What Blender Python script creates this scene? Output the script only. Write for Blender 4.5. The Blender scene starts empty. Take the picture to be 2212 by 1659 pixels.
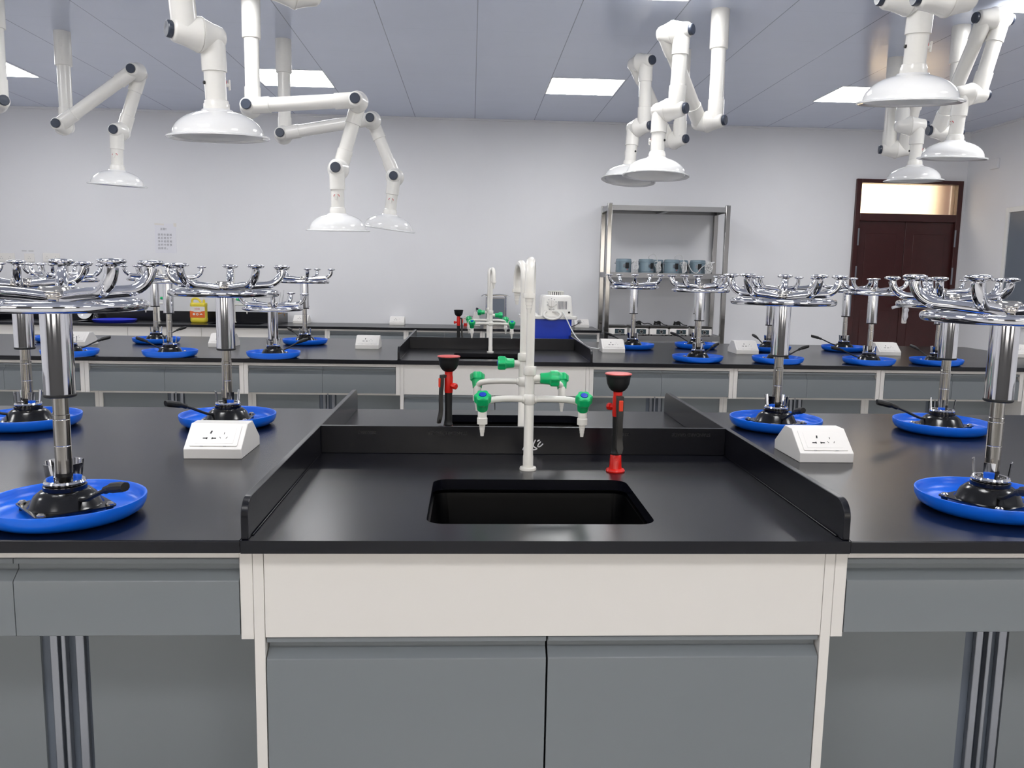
import bpy, bmesh, math, random
from math import sin, cos, pi, radians, sqrt
from mathutils import Matrix, Vector

random.seed(7)
SC = bpy.context.scene
COL = SC.collection

# ------------------------------------------------------------------ camera
cam_d = bpy.data.cameras.new('camera')
cam = bpy.data.objects.new('camera', cam_d); COL.objects.link(cam)
cam_d.sensor_width = 36.0
cam_d.lens = 1776.78 / 2212 * 36.0
cam_d.clip_start = 0.02
PITCH, YAW, ROLL = .1324, .0516, .0178
_f = Vector((sin(YAW) * cos(PITCH), cos(YAW) * cos(PITCH), -sin(PITCH)))
_r = Vector((cos(YAW), -sin(YAW), 0)); _u = _r.cross(_f)
_r2 = _r * cos(ROLL) + _u * sin(ROLL); _u2 = _u * cos(ROLL) - _r * sin(ROLL)
cam.matrix_world = Matrix(((_r2.x, _u2.x, -_f.x, 0), (_r2.y, _u2.y, -_f.y, 0), (_r2.z, _u2.z, -_f.z, 1.295), (0, 0, 0, 1)))
SC.camera = cam

# ------------------------------------------------------------------ world and exposure
W = bpy.data.worlds.new('world'); SC.world = W; W.use_nodes = True
W.node_tree.nodes['Background'].inputs[0].default_value = (1, .95, .86, 1)
W.node_tree.nodes['Background'].inputs[1].default_value = 2.0
vs = SC.view_settings
vs.view_transform = 'Standard'; vs.look = 'None'; vs.gamma = 1.0; vs.use_curve_mapping = False
vs.exposure = 0.38
LAMP = 15.0

def area(name, loc, rot, sx, sy, power, col):
    d = bpy.data.lights.new(name, 'AREA'); d.shape = 'RECTANGLE'; d.size = sx; d.size_y = sy
    d.energy = power; d.color = col
    o = bpy.data.objects.new(name, d); COL.objects.link(o); o.location = loc; o.rotation_euler = rot
    return o
# daylight entering through the three windows of the wall behind the camera
for _x in (-3.2, 0.2, 3.6):
    area('window_daylight', (_x, -3.0, 1.65), (radians(90), 0, 0), 1.9, 1.5, 9, (1.0, .93, .84))
# warm corridor lamp behind the frosted transom
area('corridor_light', (4.9, 9.6, 2.85), (0, 0, 0), 2.0, .4, 48, (1, .93, .82))

# ------------------------------------------------------------------ materials
def lin(c):
    r = []
    for v in c:
        v /= 255.0
        r.append(v / 12.92 if v <= .04045 else ((v + .055) / 1.055) ** 2.4)
    return (r[0], r[1], r[2], 1)

def mat(name, rgb, rough=.4, metal=0., spec=.5, nz=.0, scale=30., bump=0., coat=0., emit=None, linear=False):
    m = bpy.data.materials.new(name); m.use_nodes = True
    nt = m.node_tree; b = nt.nodes['Principled BSDF']
    col = (rgb[0], rgb[1], rgb[2], 1) if linear else lin(rgb)
    b.inputs['Base Color'].default_value = col
    b.inputs['Roughness'].default_value = rough
    b.inputs['Metallic'].default_value = metal
    b.inputs['Specular IOR Level'].default_value = spec
    b.inputs['Coat Weight'].default_value = coat
    b.inputs['Coat Roughness'].default_value = .08
    if emit:
        b.inputs['Emission Color'].default_value = emit[0]; b.inputs['Emission Strength'].default_value = emit[1]
    tc = nt.nodes.new('ShaderNodeTexCoord'); n = nt.nodes.new('ShaderNodeTexNoise')
    n.inputs['Scale'].default_value = scale; n.inputs['Detail'].default_value = 3
    nt.links.new(tc.outputs['Object'], n.inputs['Vector'])
    if nz > 0:
        mx = nt.nodes.new('ShaderNodeMix'); mx.data_type = 'RGBA'
        mx.inputs[6].default_value = tuple(v * (1 - nz) for v in col[:3]) + (1,)
        mx.inputs[7].default_value = tuple(min(1, v * (1 + nz)) for v in col[:3]) + (1,)
        nt.links.new(n.outputs['Fac'], mx.inputs[0]); nt.links.new(mx.outputs[2], b.inputs['Base Color'])
    mr = nt.nodes.new('ShaderNodeMapRange'); mr.inputs[3].default_value = rough * .92; mr.inputs[4].default_value = min(1, rough * 1.08)
    nt.links.new(n.outputs['Fac'], mr.inputs[0]); nt.links.new(mr.outputs[0], b.inputs['Roughness'])
    if bump > 0:
        bp = nt.nodes.new('ShaderNodeBump'); bp.inputs['Strength'].default_value = bump; bp.inputs['Distance'].default_value = .002
        nt.links.new(n.outputs['Fac'], bp.inputs['Height']); nt.links.new(bp.outputs[0], b.inputs['Normal'])
    return m

M = {}
M['wall'] = mat('wall_paint', (231, 231, 234), .75, nz=.015, scale=3, bump=.05)
M['rearwall'] = mat('rear_wall_paint', (92, 90, 88), .8, nz=.02, scale=3)
M['floor'] = mat('floor_tile', (212, 211, 209), .25, nz=.05, scale=6)
M['white'] = mat('white_laminate', (223, 219, 214), .42, nz=.01, scale=4)
M['grey'] = mat('grey_laminate', (119, 124, 128), .34, nz=.015, scale=5)
M['darkgrey'] = mat('grey_profile', (96, 104, 116), .5)
M['alu'] = mat('aluminium_profile', (150, 153, 160), .3, metal=.8)
M['top'] = mat('black_worktop', (11, 12, 20), .26, spec=.42, nz=.03, scale=3)
M['sink'] = mat('black_basin', (3, 3, 4), .35, spec=.1, nz=.05)
M['chrome'] = mat('chrome', (222, 222, 226), .06, metal=1.)
M['brushed'] = mat('worn_chrome', (196, 192, 186), .2, metal=1., nz=.05, scale=40)
M['steel'] = mat('stainless_steel', (160, 158, 156), .12, metal=1., nz=.06, scale=12)
M['shelf'] = mat('dull_stainless_shelf', (150, 150, 152), .32, metal=.85, nz=.05, scale=10)
M['blue'] = mat('blue_plastic', (16, 106, 230), .3, spec=.4, nz=.02)
M['black'] = mat('black_enamel', (12, 12, 13), .18, nz=.02)
M['rubber'] = mat('black_rubber', (16, 16, 17), .5, nz=.05)
M['lever'] = mat('black_handle_plastic', (44, 42, 40), .42, nz=.03)
M['pvc'] = mat('white_plastic_gloss', (236, 234, 229), .22, nz=.01)
M['hood'] = mat('white_hood_gloss', (238, 238, 238), .1, nz=.005, coat=.3)
M['knob'] = mat('dark_slate_plastic', (52, 60, 76), .35, nz=.05)
M['faucet'] = mat('white_epoxy', (236, 233, 226), .2, nz=.01, coat=.2)
M['green'] = mat('green_plastic', (22, 186, 112), .3, nz=.03)
M['capblue'] = mat('blue_cap', (22, 62, 190), .35, nz=.03)
M['red'] = mat('red_plastic', (214, 26, 14), .28, nz=.03)
M['redorange'] = mat('orange_red_plastic', (238, 66, 36), .35, nz=.03)
M['pink'] = mat('coral_lid', (208, 90, 88), .45, nz=.03)
M['socket'] = mat('white_socket_plastic', (237, 234, 230), .35, nz=.01)
M['dark'] = mat('dark_slot', (20, 20, 22), .6)
M['grey_mark'] = mat('grey_print', (176, 176, 178), .6)
M['ink'] = mat('grey_ink', (122, 122, 128), .7)
M['paper'] = mat('paper', (228, 228, 234), .8, nz=.02, scale=8)
M['door'] = mat('dark_mahogany', (62, 26, 26), .3, nz=.25, scale=9)
M['board'] = mat('slate_board', (104, 112, 124), .4, nz=.04, scale=3)
M['yellow'] = mat('yellow_plastic', (228, 208, 62), .35, nz=.03)
M['orange'] = mat('orange_label', (226, 104, 40), .4, nz=.12, scale=9)
M['label'] = mat('white_label', (226, 222, 216), .45, nz=.02)
M['labelred'] = mat('red_print', (196, 40, 60), .5)
M['tank'] = mat('royal_blue_tank', (20, 58, 182), .35, nz=.03)
M['mantle'] = mat('blue_grey_enamel', (126, 146, 158), .25, metal=.2, nz=.03)
M['cord'] = mat('white_cord', (222, 222, 222), .5)
M['bcord'] = mat('black_cord', (15, 15, 16), .5)
M['tan'] = mat('tan_bristle', (140, 104, 58), .9, nz=.4, scale=200)
M['wire'] = mat('thin_wire', (110, 110, 114), .35, metal=.8)
M['basinblue'] = mat('blue_basin', (34, 48, 200), .4, nz=.05)
M['chalk'] = mat('white_marker', (232, 230, 234), .7)
M['faint'] = mat('faint_print', (34, 33, 36), .45)
M['ctrl'] = mat('dark_teal_panel', (44, 62, 70), .35, nz=.05)
M['warm'] = mat('corridor_paint', (240, 226, 204), .8)
M['winframe'] = mat('window_frame_white', (230, 230, 228), .4)

def emission(name, col, s):
    m = bpy.data.materials.new(name); m.use_nodes = True; nt = m.node_tree
    b = nt.nodes['Principled BSDF']; b.inputs['Base Color'].default_value = (.8, .8, .8, 1)
    b.inputs['Emission Color'].default_value = col; b.inputs['Emission Strength'].default_value = s
    return m
M['lamp'] = emission('led_panel', (1, .995, .992, 1), LAMP)

def glass(name, col, rough, ior=1.45):
    m = bpy.data.materials.new(name); m.use_nodes = True
    b = m.node_tree.nodes['Principled BSDF']
    b.inputs['Base Color'].default_value = col; b.inputs['Transmission Weight'].default_value = 1
    b.inputs['Roughness'].default_value = rough; b.inputs['IOR'].default_value = ior
    return m
M['frost'] = glass('frosted_glass', (.98, .93, .85, 1), .35, 1.2)
M['pane'] = glass('window_glass', (1, 1, 1, 1), 0.0, 1.02)

def ceiling_mat():
    m = bpy.data.materials.new('ceiling_aluminium_tile'); m.use_nodes = True; nt = m.node_tree
    b = nt.nodes['Principled BSDF']; b.inputs['Roughness'].default_value = .16
    b.inputs['Specular IOR Level'].default_value = .8
    tc = nt.nodes.new('ShaderNodeTexCoord'); sp = nt.nodes.new('ShaderNodeSeparateXYZ')
    nt.links.new(tc.outputs['Object'], sp.inputs[0])
    def line(sock, off, step, wd):
        a = nt.nodes.new('ShaderNodeMath'); a.operation = 'SUBTRACT'; a.inputs[1].default_value = off
        nt.links.new(sock, a.inputs[0])
        d = nt.nodes.new('ShaderNodeMath'); d.operation = 'PINGPONG'; d.inputs[1].default_value = step / 2
        nt.links.new(a.outputs[0], d.inputs[0])
        l = nt.nodes.new('ShaderNodeMath'); l.operation = 'LESS_THAN'; l.inputs[1].default_value = wd
        nt.links.new(d.outputs[0], l.inputs[0]); return l
    lx = line(sp.outputs[0], .022, .61, .003); ly = line(sp.outputs[1], .166, .61, .0022)
    sy = nt.nodes.new('ShaderNodeMath'); sy.operation = 'MULTIPLY'; sy.inputs[1].default_value = .14
    nt.links.new(ly.outputs[0], sy.inputs[0])
    mx = nt.nodes.new('ShaderNodeMath'); mx.operation = 'MAXIMUM'
    nt.links.new(lx.outputs[0], mx.inputs[0]); nt.links.new(sy.outputs[0], mx.inputs[1])
    c = nt.nodes.new('ShaderNodeMix'); c.data_type = 'RGBA'
    c.inputs[6].default_value = lin((200, 208, 228)); c.inputs[7].default_value = lin((136, 142, 158))
    nt.links.new(mx.outputs[0], c.inputs[0]); nt.links.new(c.outputs[2], b.inputs['Base Color'])
    n = nt.nodes.new('ShaderNodeTexNoise'); n.inputs['Scale'].default_value = 1.6
    nt.links.new(tc.outputs['Object'], n.inputs['Vector'])
    bp = nt.nodes.new('ShaderNodeBump'); bp.inputs['Strength'].default_value = .08; bp.inputs['Distance'].default_value = .05
    nt.links.new(n.outputs['Fac'], bp.inputs['Height']); nt.links.new(bp.outputs[0], b.inputs['Normal'])
    return m
M['ceiling'] = ceiling_mat()

# ------------------------------------------------------------------ mesh helpers
I4 = Matrix.Identity(4)
def T(x, y, z): return Matrix.Translation((x, y, z))
def RZ(a): return Matrix.Rotation(a, 4, 'Z')
def frame(o, d):
    d = Vector(d).normalized(); h = Vector((0, 0, 1)) if abs(d.z) < .95 else Vector((1, 0, 0))
    x = h.cross(d).normalized(); y = d.cross(x)
    return Matrix(((x.x, y.x, d.x, o[0]), (x.y, y.y, d.y, o[1]), (x.z, y.z, d.z, o[2]), (0, 0, 0, 1)))

class MB:
    def __init__(s): s.v = []; s.f = []
    def add(s, vs_, fs, m=I4):
        k = len(s.v); s.v += [tuple(m @ Vector(p)) for p in vs_]; s.f += [tuple(i + k for i in f) for f in fs]; return s
    def box(s, a, b, m=I4):
        x0, y0, z0 = a; x1, y1, z1 = b
        return s.add([(x0, y0, z0), (x1, y0, z0), (x1, y1, z0), (x0, y1, z0), (x0, y0, z1), (x1, y0, z1), (x1, y1, z1), (x0, y1, z1)],
                     [(0, 3, 2, 1), (4, 5, 6, 7), (0, 1, 5, 4), (1, 2, 6, 5), (2, 3, 7, 6), (3, 0, 4, 7)], m)
    def lathe(s, prof, m=I4, n=32, lobes=0, amp=None):
        vs_, fs, rings = [], [], []
        for k, (r, z) in enumerate(prof):
            if r < 1e-6:
                rings.append([len(vs_)]); vs_.append((0, 0, z))
            else:
                row = []
                for i in range(n):
                    a = 2 * pi * i / n; rr = r
                    if lobes: rr = r * (1 + amp[k] * cos(lobes * a))
                    row.append(len(vs_)); vs_.append((rr * cos(a), rr * sin(a), z))
                rings.append(row)
        for A, B in zip(rings, rings[1:]):
            if len(A) == 1 and len(B) == 1: continue
            for i in range(n):
                j = (i + 1) % n
                if len(A) == 1: fs.append((A[0], B[j], B[i]))
                elif len(B) == 1: fs.append((A[i], A[j], B[0]))
                else: fs.append((A[i], A[j], B[j], B[i]))
        return s.add(vs_, fs, m)
    def cyl(s, r, z0, z1, m=I4, n=24, b=0.):
        if b: return s.lathe([(0, z0), (r - b, z0), (r, z0 + b), (r, z1 - b), (r - b, z1), (0, z1)], m, n)
        return s.lathe([(0, z0), (r, z0), (r, z1), (0, z1)], m, n)
    def tube(s, pts, r, m=I4, n=14, caps=True):
        pts = [Vector(p) for p in pts]; L = len(pts)
        rad = r if isinstance(r, (list, tuple)) else [r] * L
        tan = [(pts[min(i + 1, L - 1)] - pts[max(i - 1, 0)]).normalized() for i in range(L)]
        h = Vector((0, 0, 1)) if abs(tan[0].z) < .9 else Vector((1, 0, 0))
        x = (h - tan[0] * h.dot(tan[0])).normalized(); vs_, fs = [], []
        for i in range(L):
            x = (x - tan[i] * x.dot(tan[i])).normalized(); y = tan[i].cross(x)
            for k in range(n):
                a = 2 * pi * k / n; vs_.append(pts[i] + (x * cos(a) + y * sin(a)) * rad[i])
        for i in range(L - 1):
            for k in range(n):
                j = (k + 1) % n; fs.append((i * n + k, i * n + j, (i + 1) * n + j, (i + 1) * n + k))
        if caps:
            fs.append(tuple(range(n - 1, -1, -1))); fs.append(tuple((L - 1) * n + k for k in range(n)))
        return s.add(vs_, fs, m)
    def prism(s, poly, a, b, axis='X', m=I4):
        n = len(poly)
        def p3(q, t):
            return {'X': (t, q[0], q[1]), 'Y': (q[0], t, q[1]), 'Z': (q[0], q[1], t)}[axis]
        vs_ = [p3(q, a) for q in poly] + [p3(q, b) for q in poly]
        fs = [tuple(range(n)), tuple(range(2 * n - 1, n - 1, -1))] + [(i, (i + 1) % n, n + (i + 1) % n, n + i) for i in range(n)]
        return s.add(vs_, fs, m)
    def torus(s, R, r, z=0, m=I4, n=64, k=14):
        vs_, fs = [], []
        for i in range(n):
            a = 2 * pi * i / n
            for j in range(k):
                b = 2 * pi * j / k; q = R + r * cos(b); vs_.append((q * cos(a), q * sin(a), z + r * sin(b)))
        for i in range(n):
            for j in range(k):
                fs.append((i * k + j, ((i + 1) % n) * k + j, ((i + 1) % n) * k + (j + 1) % k, i * k + (j + 1) % k))
        return s.add(vs_, fs, m)
    def mesh(s, name, mt, ang=35):
        me = bpy.data.meshes.new(name); me.from_pydata(s.v, [], s.f)
        bm = bmesh.new(); bm.from_mesh(me); bmesh.ops.recalc_face_normals(bm, faces=bm.faces); bm.to_mesh(me); bm.free()
        me.materials.append(mt)
        me.polygons.foreach_set('use_smooth', [True] * len(me.polygons)); me.set_sharp_from_angle(angle=radians(ang))
        return me

def smooth(pts, n=6):
    P = [Vector(p) for p in pts]; out = []
    for i in range(len(P) - 1):
        a = P[max(i - 1, 0)]; b = P[i]; c = P[i + 1]; d = P[min(i + 2, len(P) - 1)]
        for k in range(n):
            t = k / n
            out.append(.5 * ((2 * b) + (c - a) * t + (2 * a - 5 * b + 4 * c - d) * t * t + (3 * b - a - 3 * c + d) * t ** 3))
    out.append(P[-1]); return out

def rrect(x0, y0, x1, y1, r, k=6):
    out = []
    for cx, cy, a0 in ((x1 - r, y1 - r, 0), (x0 + r, y1 - r, 90), (x0 + r, y0 + r, 180), (x1 - r, y0 + r, 270)):
        for i in range(k + 1):
            a = radians(a0 + 90 * i / k); out.append((cx + r * cos(a), cy + r * sin(a)))
    return out

def link(name, me, parent=None, loc=None, bevel=0.):
    o = bpy.data.objects.new(name, me); COL.objects.link(o)
    if parent: o.parent = parent
    if loc: o.location = loc
    if bevel:
        md = o.modifiers.new('bevel', 'BEVEL'); md.width = bevel; md.segments = 2; md.limit_method = 'ANGLE'; md.angle_limit = radians(40)
    return o
def part(name, mb, mt, parent=None, loc=None, bevel=0., ang=35, label=None):
    o = link(name, mb.mesh(name, M[mt], ang), parent, loc, bevel)
    if label: o['label'] = label
    return o
def tag(o, label, cat, group=None):
    o['label'] = label; o['category'] = cat
    if group: o['group'] = group
    return o
def thing(name, label, cat, loc=(0, 0, 0), group=None, rz=0.):
    o = bpy.data.objects.new(name, None); COL.objects.link(o); o.location = loc; o.rotation_euler = (0, 0, rz)
    o.empty_display_size = .05
    return tag(o, label, cat, group)
def struct(name, mb, mt, parent=None, bevel=0.):
    o = part(name, mb, mt, parent, None, bevel)
    if not parent: o['kind'] = 'structure'
    return o
def copy_tree(o, parent=None):
    c = o.copy(); COL.objects.link(c)
    if parent: c.parent = parent
    for ch in list(o.children): copy_tree(ch, c)
    return c
def text(name, body, size, m, mt, parent=None, align='CENTER', ext=.0003, sp=1.0):
    cu = bpy.data.curves.new(name, 'FONT'); cu.body = body; cu.size = size; cu.align_x = align; cu.align_y = 'CENTER'; cu.extrude = ext; cu.space_character = sp
    t = bpy.data.objects.new('tmp', cu); COL.objects.link(t)
    bpy.context.view_layer.update()
    me = bpy.data.meshes.new_from_object(t.evaluated_get(bpy.context.evaluated_depsgraph_get()))
    bpy.data.objects.remove(t); me.transform(m); me.materials.clear(); me.materials.append(M[mt])
    me.name = name
    return link(name, me, parent)
FACE = Matrix(((1, 0, 0, 0), (0, 0, -1, 0), (0, 1, 0, 0), (0, 0, 0, 1)))   # text plane facing -Y

# ------------------------------------------------------------------ room
XL, XR, YB, YF, ZC = -5.6, 5.284, -2.9, 8.758, 2.875
struct('floor', MB().box((XL - .2, YB - .2, -.1), (XR + .2, YF + 1.7, 0)), 'floor')
struct('ceiling', MB().box((XL - .2, YB - .2, ZC), (XR + .2, YF + .2, ZC + .1)), 'ceiling')
DX0, DX1, DZ = 4.076, 5.24, 2.366
struct('wall_back', MB().box((XL, YF, 0), (DX0, YF + .2, ZC)).box((DX1, YF, 0), (XR + .2, YF + .2, ZC)).box((DX0, YF, DZ), (DX1, YF + .2, ZC)), 'wall')
struct('wall_left', MB().box((XL - .2, YB, 0), (XL, YF + .2, ZC)), 'wall')
struct('wall_right', MB().box((XR, YB, 0), (XR + .2, YF, ZC)), 'wall')
wb = MB(); xs = [XL]
for x in (-3.2, .2, 3.6):
    wb.box((xs[-1], YB - .2, 0), (x - 1, YB, ZC)); wb.box((x - 1, YB - .2, 0), (x + 1, YB, .85)); wb.box((x - 1, YB - .2, 2.45), (x + 1, YB, ZC)); xs.append(x + 1)
wb.box((xs[-1], YB - .2, 0), (XR, YB, ZC)); struct('wall_front', wb, 'rearwall')
for k, x in enumerate((-3.2, .2, 3.6)):
    w = MB(); y0, y1 = YB - .14, YB - .08
    for a, b in ((-1, -.94), (-.03, .03), (.94, 1)): w.box((x + a, y0, .85), (x + b, y1, 2.45))
    for a, b in ((.85, .91), (2.39, 2.45)): w.box((x - .94, y0 + .002, a), (x + .94, y1 - .002, b))
    o = struct('window_%d' % (k + 1), w, 'winframe')
    part('window_pane', MB().box((x - .94, YB - .113, .91), (x + .94, YB - .107, 2.39)), 'pane', o)
struct('trim_1', MB().box((XL, YF - .018, ZC - .02), (XR, YF, ZC)), 'wall')
struct('trim_2', MB().box((XR - .018, YB, ZC - .02), (XR, YF - .018, ZC)), 'wall')
# corridor seen through the frosted transom
struct('wall_corridor', MB().box((3.0, 10.3, 0), (5.84, 10.4, 2.9)).box((2.9, YF + .2, 0), (3.0, 10.4, 2.9)), 'warm')
struct('ceiling_corridor', MB().box((2.9, YF + .2, 2.9), (6.8, 10.4, 3.0)), 'warm')
struct('wall_corridor_end', MB().box((5.84, 10.2, 0), (6.8, 10.4, 2.9)).box((6.7, YF + .2, 0), (6.8, 10.2, 2.9)), 'door')

# ------------------------------------------------------------------ door
dr = struct('door_1', MB().box((DX0, YF - .03, 0), (DX0 + .055, YF + .1, DZ)).box((DX1 - .055, YF - .03, 0), (DX1, YF + .1, DZ))
            .box((DX0 + .055, YF - .03, DZ - .04), (DX1 - .055, YF + .1, DZ)).box((DX0 + .055, YF - .03, 1.93), (DX1 - .055, YF + .1, 2.01)), 'door', bevel=.004)
part('transom_pane', MB().box((DX0 + .055, YF + .03, 2.01), (DX1 - .055, YF + .036, DZ - .04)), 'frost', dr)
xm = (DX0 + DX1) / 2
for a, b in ((DX0 + .055, xm - .002), (xm + .002, DX1 - .055)):
    lf = MB().box((a, YF + .01, .01), (b, YF + .055, 1.93)); w = b - a
    for z0, z1 in ((1.12, 1.8), (.15, .98)):
        lf.prism(rrect(a + .09, z0, b - .09, z1, .01), YF + .004, YF + .012, 'Y')
    part('door_leaf', lf, 'door', dr, bevel=.003)
for x in (DX0 + .05, DX1 - .05):
    for z in (1.76, 1.36, .3):
        part('hinge', MB().box((x - .008, YF - .036, z - .09), (x + .008, YF - .026, z + .09)), 'alu', dr)
part('handle_plate', MB().prism(rrect(xm + .035, .84, xm + .085, 1.12, .01), YF - .006, YF + .01, 'Y'), 'socket', dr, label='ivory lock plate with torn film')
part('door_lever', MB().tube(smooth([(xm + .06, YF, 1.04), (xm + .05, YF - .05, 1.04), (xm - .02, YF - .055, 1.035), (xm - .11, YF - .05, 1.01)]), .016, n=10), 'paper', dr, label='lever wrapped in white film')
part('protective_film', MB().lathe([(0, .86), (.012, .87), (.03, .92), (.024, .96), (.034, .99), (.01, 1.03), (0, 1.03)], T(xm + .055, YF - .032, 0), 7), 'paper', dr, ang=10)

# ------------------------------------------------------------------ right wall fittings
bd = thing('chalkboard', 'large slate grey board with pale frame mounted on the right wall', 'board', (XR, 7.985, .93))
part('board_panel', MB().box((-.03, -3.2, .0), (-.001, -.05, 1.05)), 'board', bd)
part('board_frame', MB().box((-.045, -.05, -.05), (-.001, 0, 1.1)).box((-.045, -3.25, -.05), (-.001, -3.2, 1.1)).box((-.045, -3.2, 1.05), (-.001, -.05, 1.1)).box((-.045, -3.2, -.05), (-.001, -.05, 0)), 'winframe', bd, bevel=.004)
tag(part('wall_plate', MB().box((XR - .025, 8.22, 2.44), (XR - .001, 8.34, 2.54)), 'wall', bevel=.004), 'small square grey plate high on the right wall above the board', 'wall plate')

# ------------------------------------------------------------------ ceiling lights
lights = []
for ci, x in enumerate((-4.255, -1.795, .632, 3.03)):
    for ri, y in enumerate((6.875, 4.335, 1.80, -.74)):
        lights.append((x, y - (.06 if ci == 0 and ri == 0 else 0), ci, ri))
LBL = {(1, 0): 'square ceiling light panel partly behind two white duct pipes, left of centre', (2, 0): 'square ceiling light panel left of the right-hand pair of extraction arms',
       (3, 0): 'square ceiling light panel partly hidden behind the large right extraction hood', (0, 0): 'square ceiling light panel cut by the left edge of the photo',
       (2, 1): 'square ceiling light panel showing only a sliver at the top edge of the photo', (3, 1): 'square ceiling light panel in the top right corner behind a white elbow joint'}
lt = None
for x, y, ci, ri in lights:
    lab = LBL.get((ci, ri), 'square ceiling light panel above the front benches, out of the photo')
    if lt is None:
        lt = thing('ceiling_light', lab, 'ceiling light', (x, y, ZC), 'square ceiling light panels')
        part('light_frame', MB().box((0, 0, -.003), (.6, .007, -.0003)).box((0, .593, -.003), (.6, .6, -.0003)).box((0, .007, -.003), (.007, .593, -.0003)).box((.593, .007, -.003), (.6, .593, -.0003)), 'socket', lt)
        part('diffuser', MB().box((.0072, .0072, -.0029), (.5928, .5928, -.0004)), 'lamp', lt)
    else:
        c = copy_tree(lt); c.location = (x, y, ZC); c['label'] = lab

# ------------------------------------------------------------------ casework helpers
def pull_front(x0, x1, z0, z1, yc):
    """fronts with a recessed finger pull along the top; yc = face plane of the frame"""
    y = yc + .018
    prof = [(y + .018, z1), (y - .012, z1), (y - .0135, z1 - .0015), (y - .0135, z1 - .0095), (y - .0125, z1 - .0105), (y + .003, z1 - .0115), (y + .004, z1 - .0125), (y + .004, z1 - .0245),
            (y + .003, z1 - .0262), (y + .001, z1 - .0272), (y - .0168, z1 - .0415), (y - .0180, z1 - .0427), (y - .0187, z1 - .0445), (y - .0187, z0 + .002), (y - .0167, z0), (y + .018, z0)]
    return MB().prism(prof, x0, x1, 'X')

def drawer_unit(x0, x1, yf, zt, label, group, nd=2, depth=.15):
    """hung drawer pair: white frame under the worktop at zt (underside)"""
    yc = yf + .03; t = thing('drawer_unit', label, 'drawer unit', ((x0 + x1) / 2, yc, zt - .18), group)
    L = -(x1 - x0) / 2; R = -L; ox, oy, oz = t.location
    def P(mb): return mb
    s = .024
    fr = MB().box((L, 0, 0), (L + s, depth, .18)).box((R - s, 0, 0), (R, depth, .18)).box((L + s, 0, .162), (R - s, depth, .18)).box((L + s, .037, 0), (R - s, depth, .006)).box((L + s, depth - .012, .006), (R - s, depth, .162))
    part('frame', fr, 'white', t, bevel=.0012)
    w = (R - L - 2 * s - .0016 * (nd + 1)) / nd
    for k in range(nd):
        a = L + s + .0016 + k * (w + .0016)
        part('drawer', pull_front(a, a + w, .008, .159, 0), 'grey', t, ang=25)
    return t

def knee_panel(x0, x1, yf, zt, label, group, posts=(1, 1), depth=.02):
    yc = yf + .2; t = thing('knee_panel', label, 'back panel', ((x0 + x1) / 2, yc, 0), group)
    L = -(x1 - x0) / 2; R = -L
    a = L + (.022 if posts[0] else 0); b = R - (.022 if posts[1] else 0)
    part('panel', MB().box((a, .004, .06), (-.05, .02, zt)).box((.05, .004, .06), (b, .02, zt)), 'grey', t)
    if posts[0]: part('post', MB().box((L, -.004, 0), (a, .024, zt)), 'white', t)
    if posts[1]: part('post', MB().box((b, -.004, 0), (R, .024, zt)), 'white', t)
    part('top_rail', MB().box((a, -.005, .568), (b, .003, .584)), 'white', t)
    dv = MB().box((-.05, .012, .06), (.05, .02, zt))
    part('joint_groove', dv, 'darkgrey', t)
    part('joint_strip', MB().box((-.028, -.002, .06), (-.012, .011, zt)).box((-.003, -.006, .06), (.006, .011, zt)).box((.024, -.002, .06), (.042, .011, zt)), 'alu', t, bevel=.002)
    return t

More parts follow.
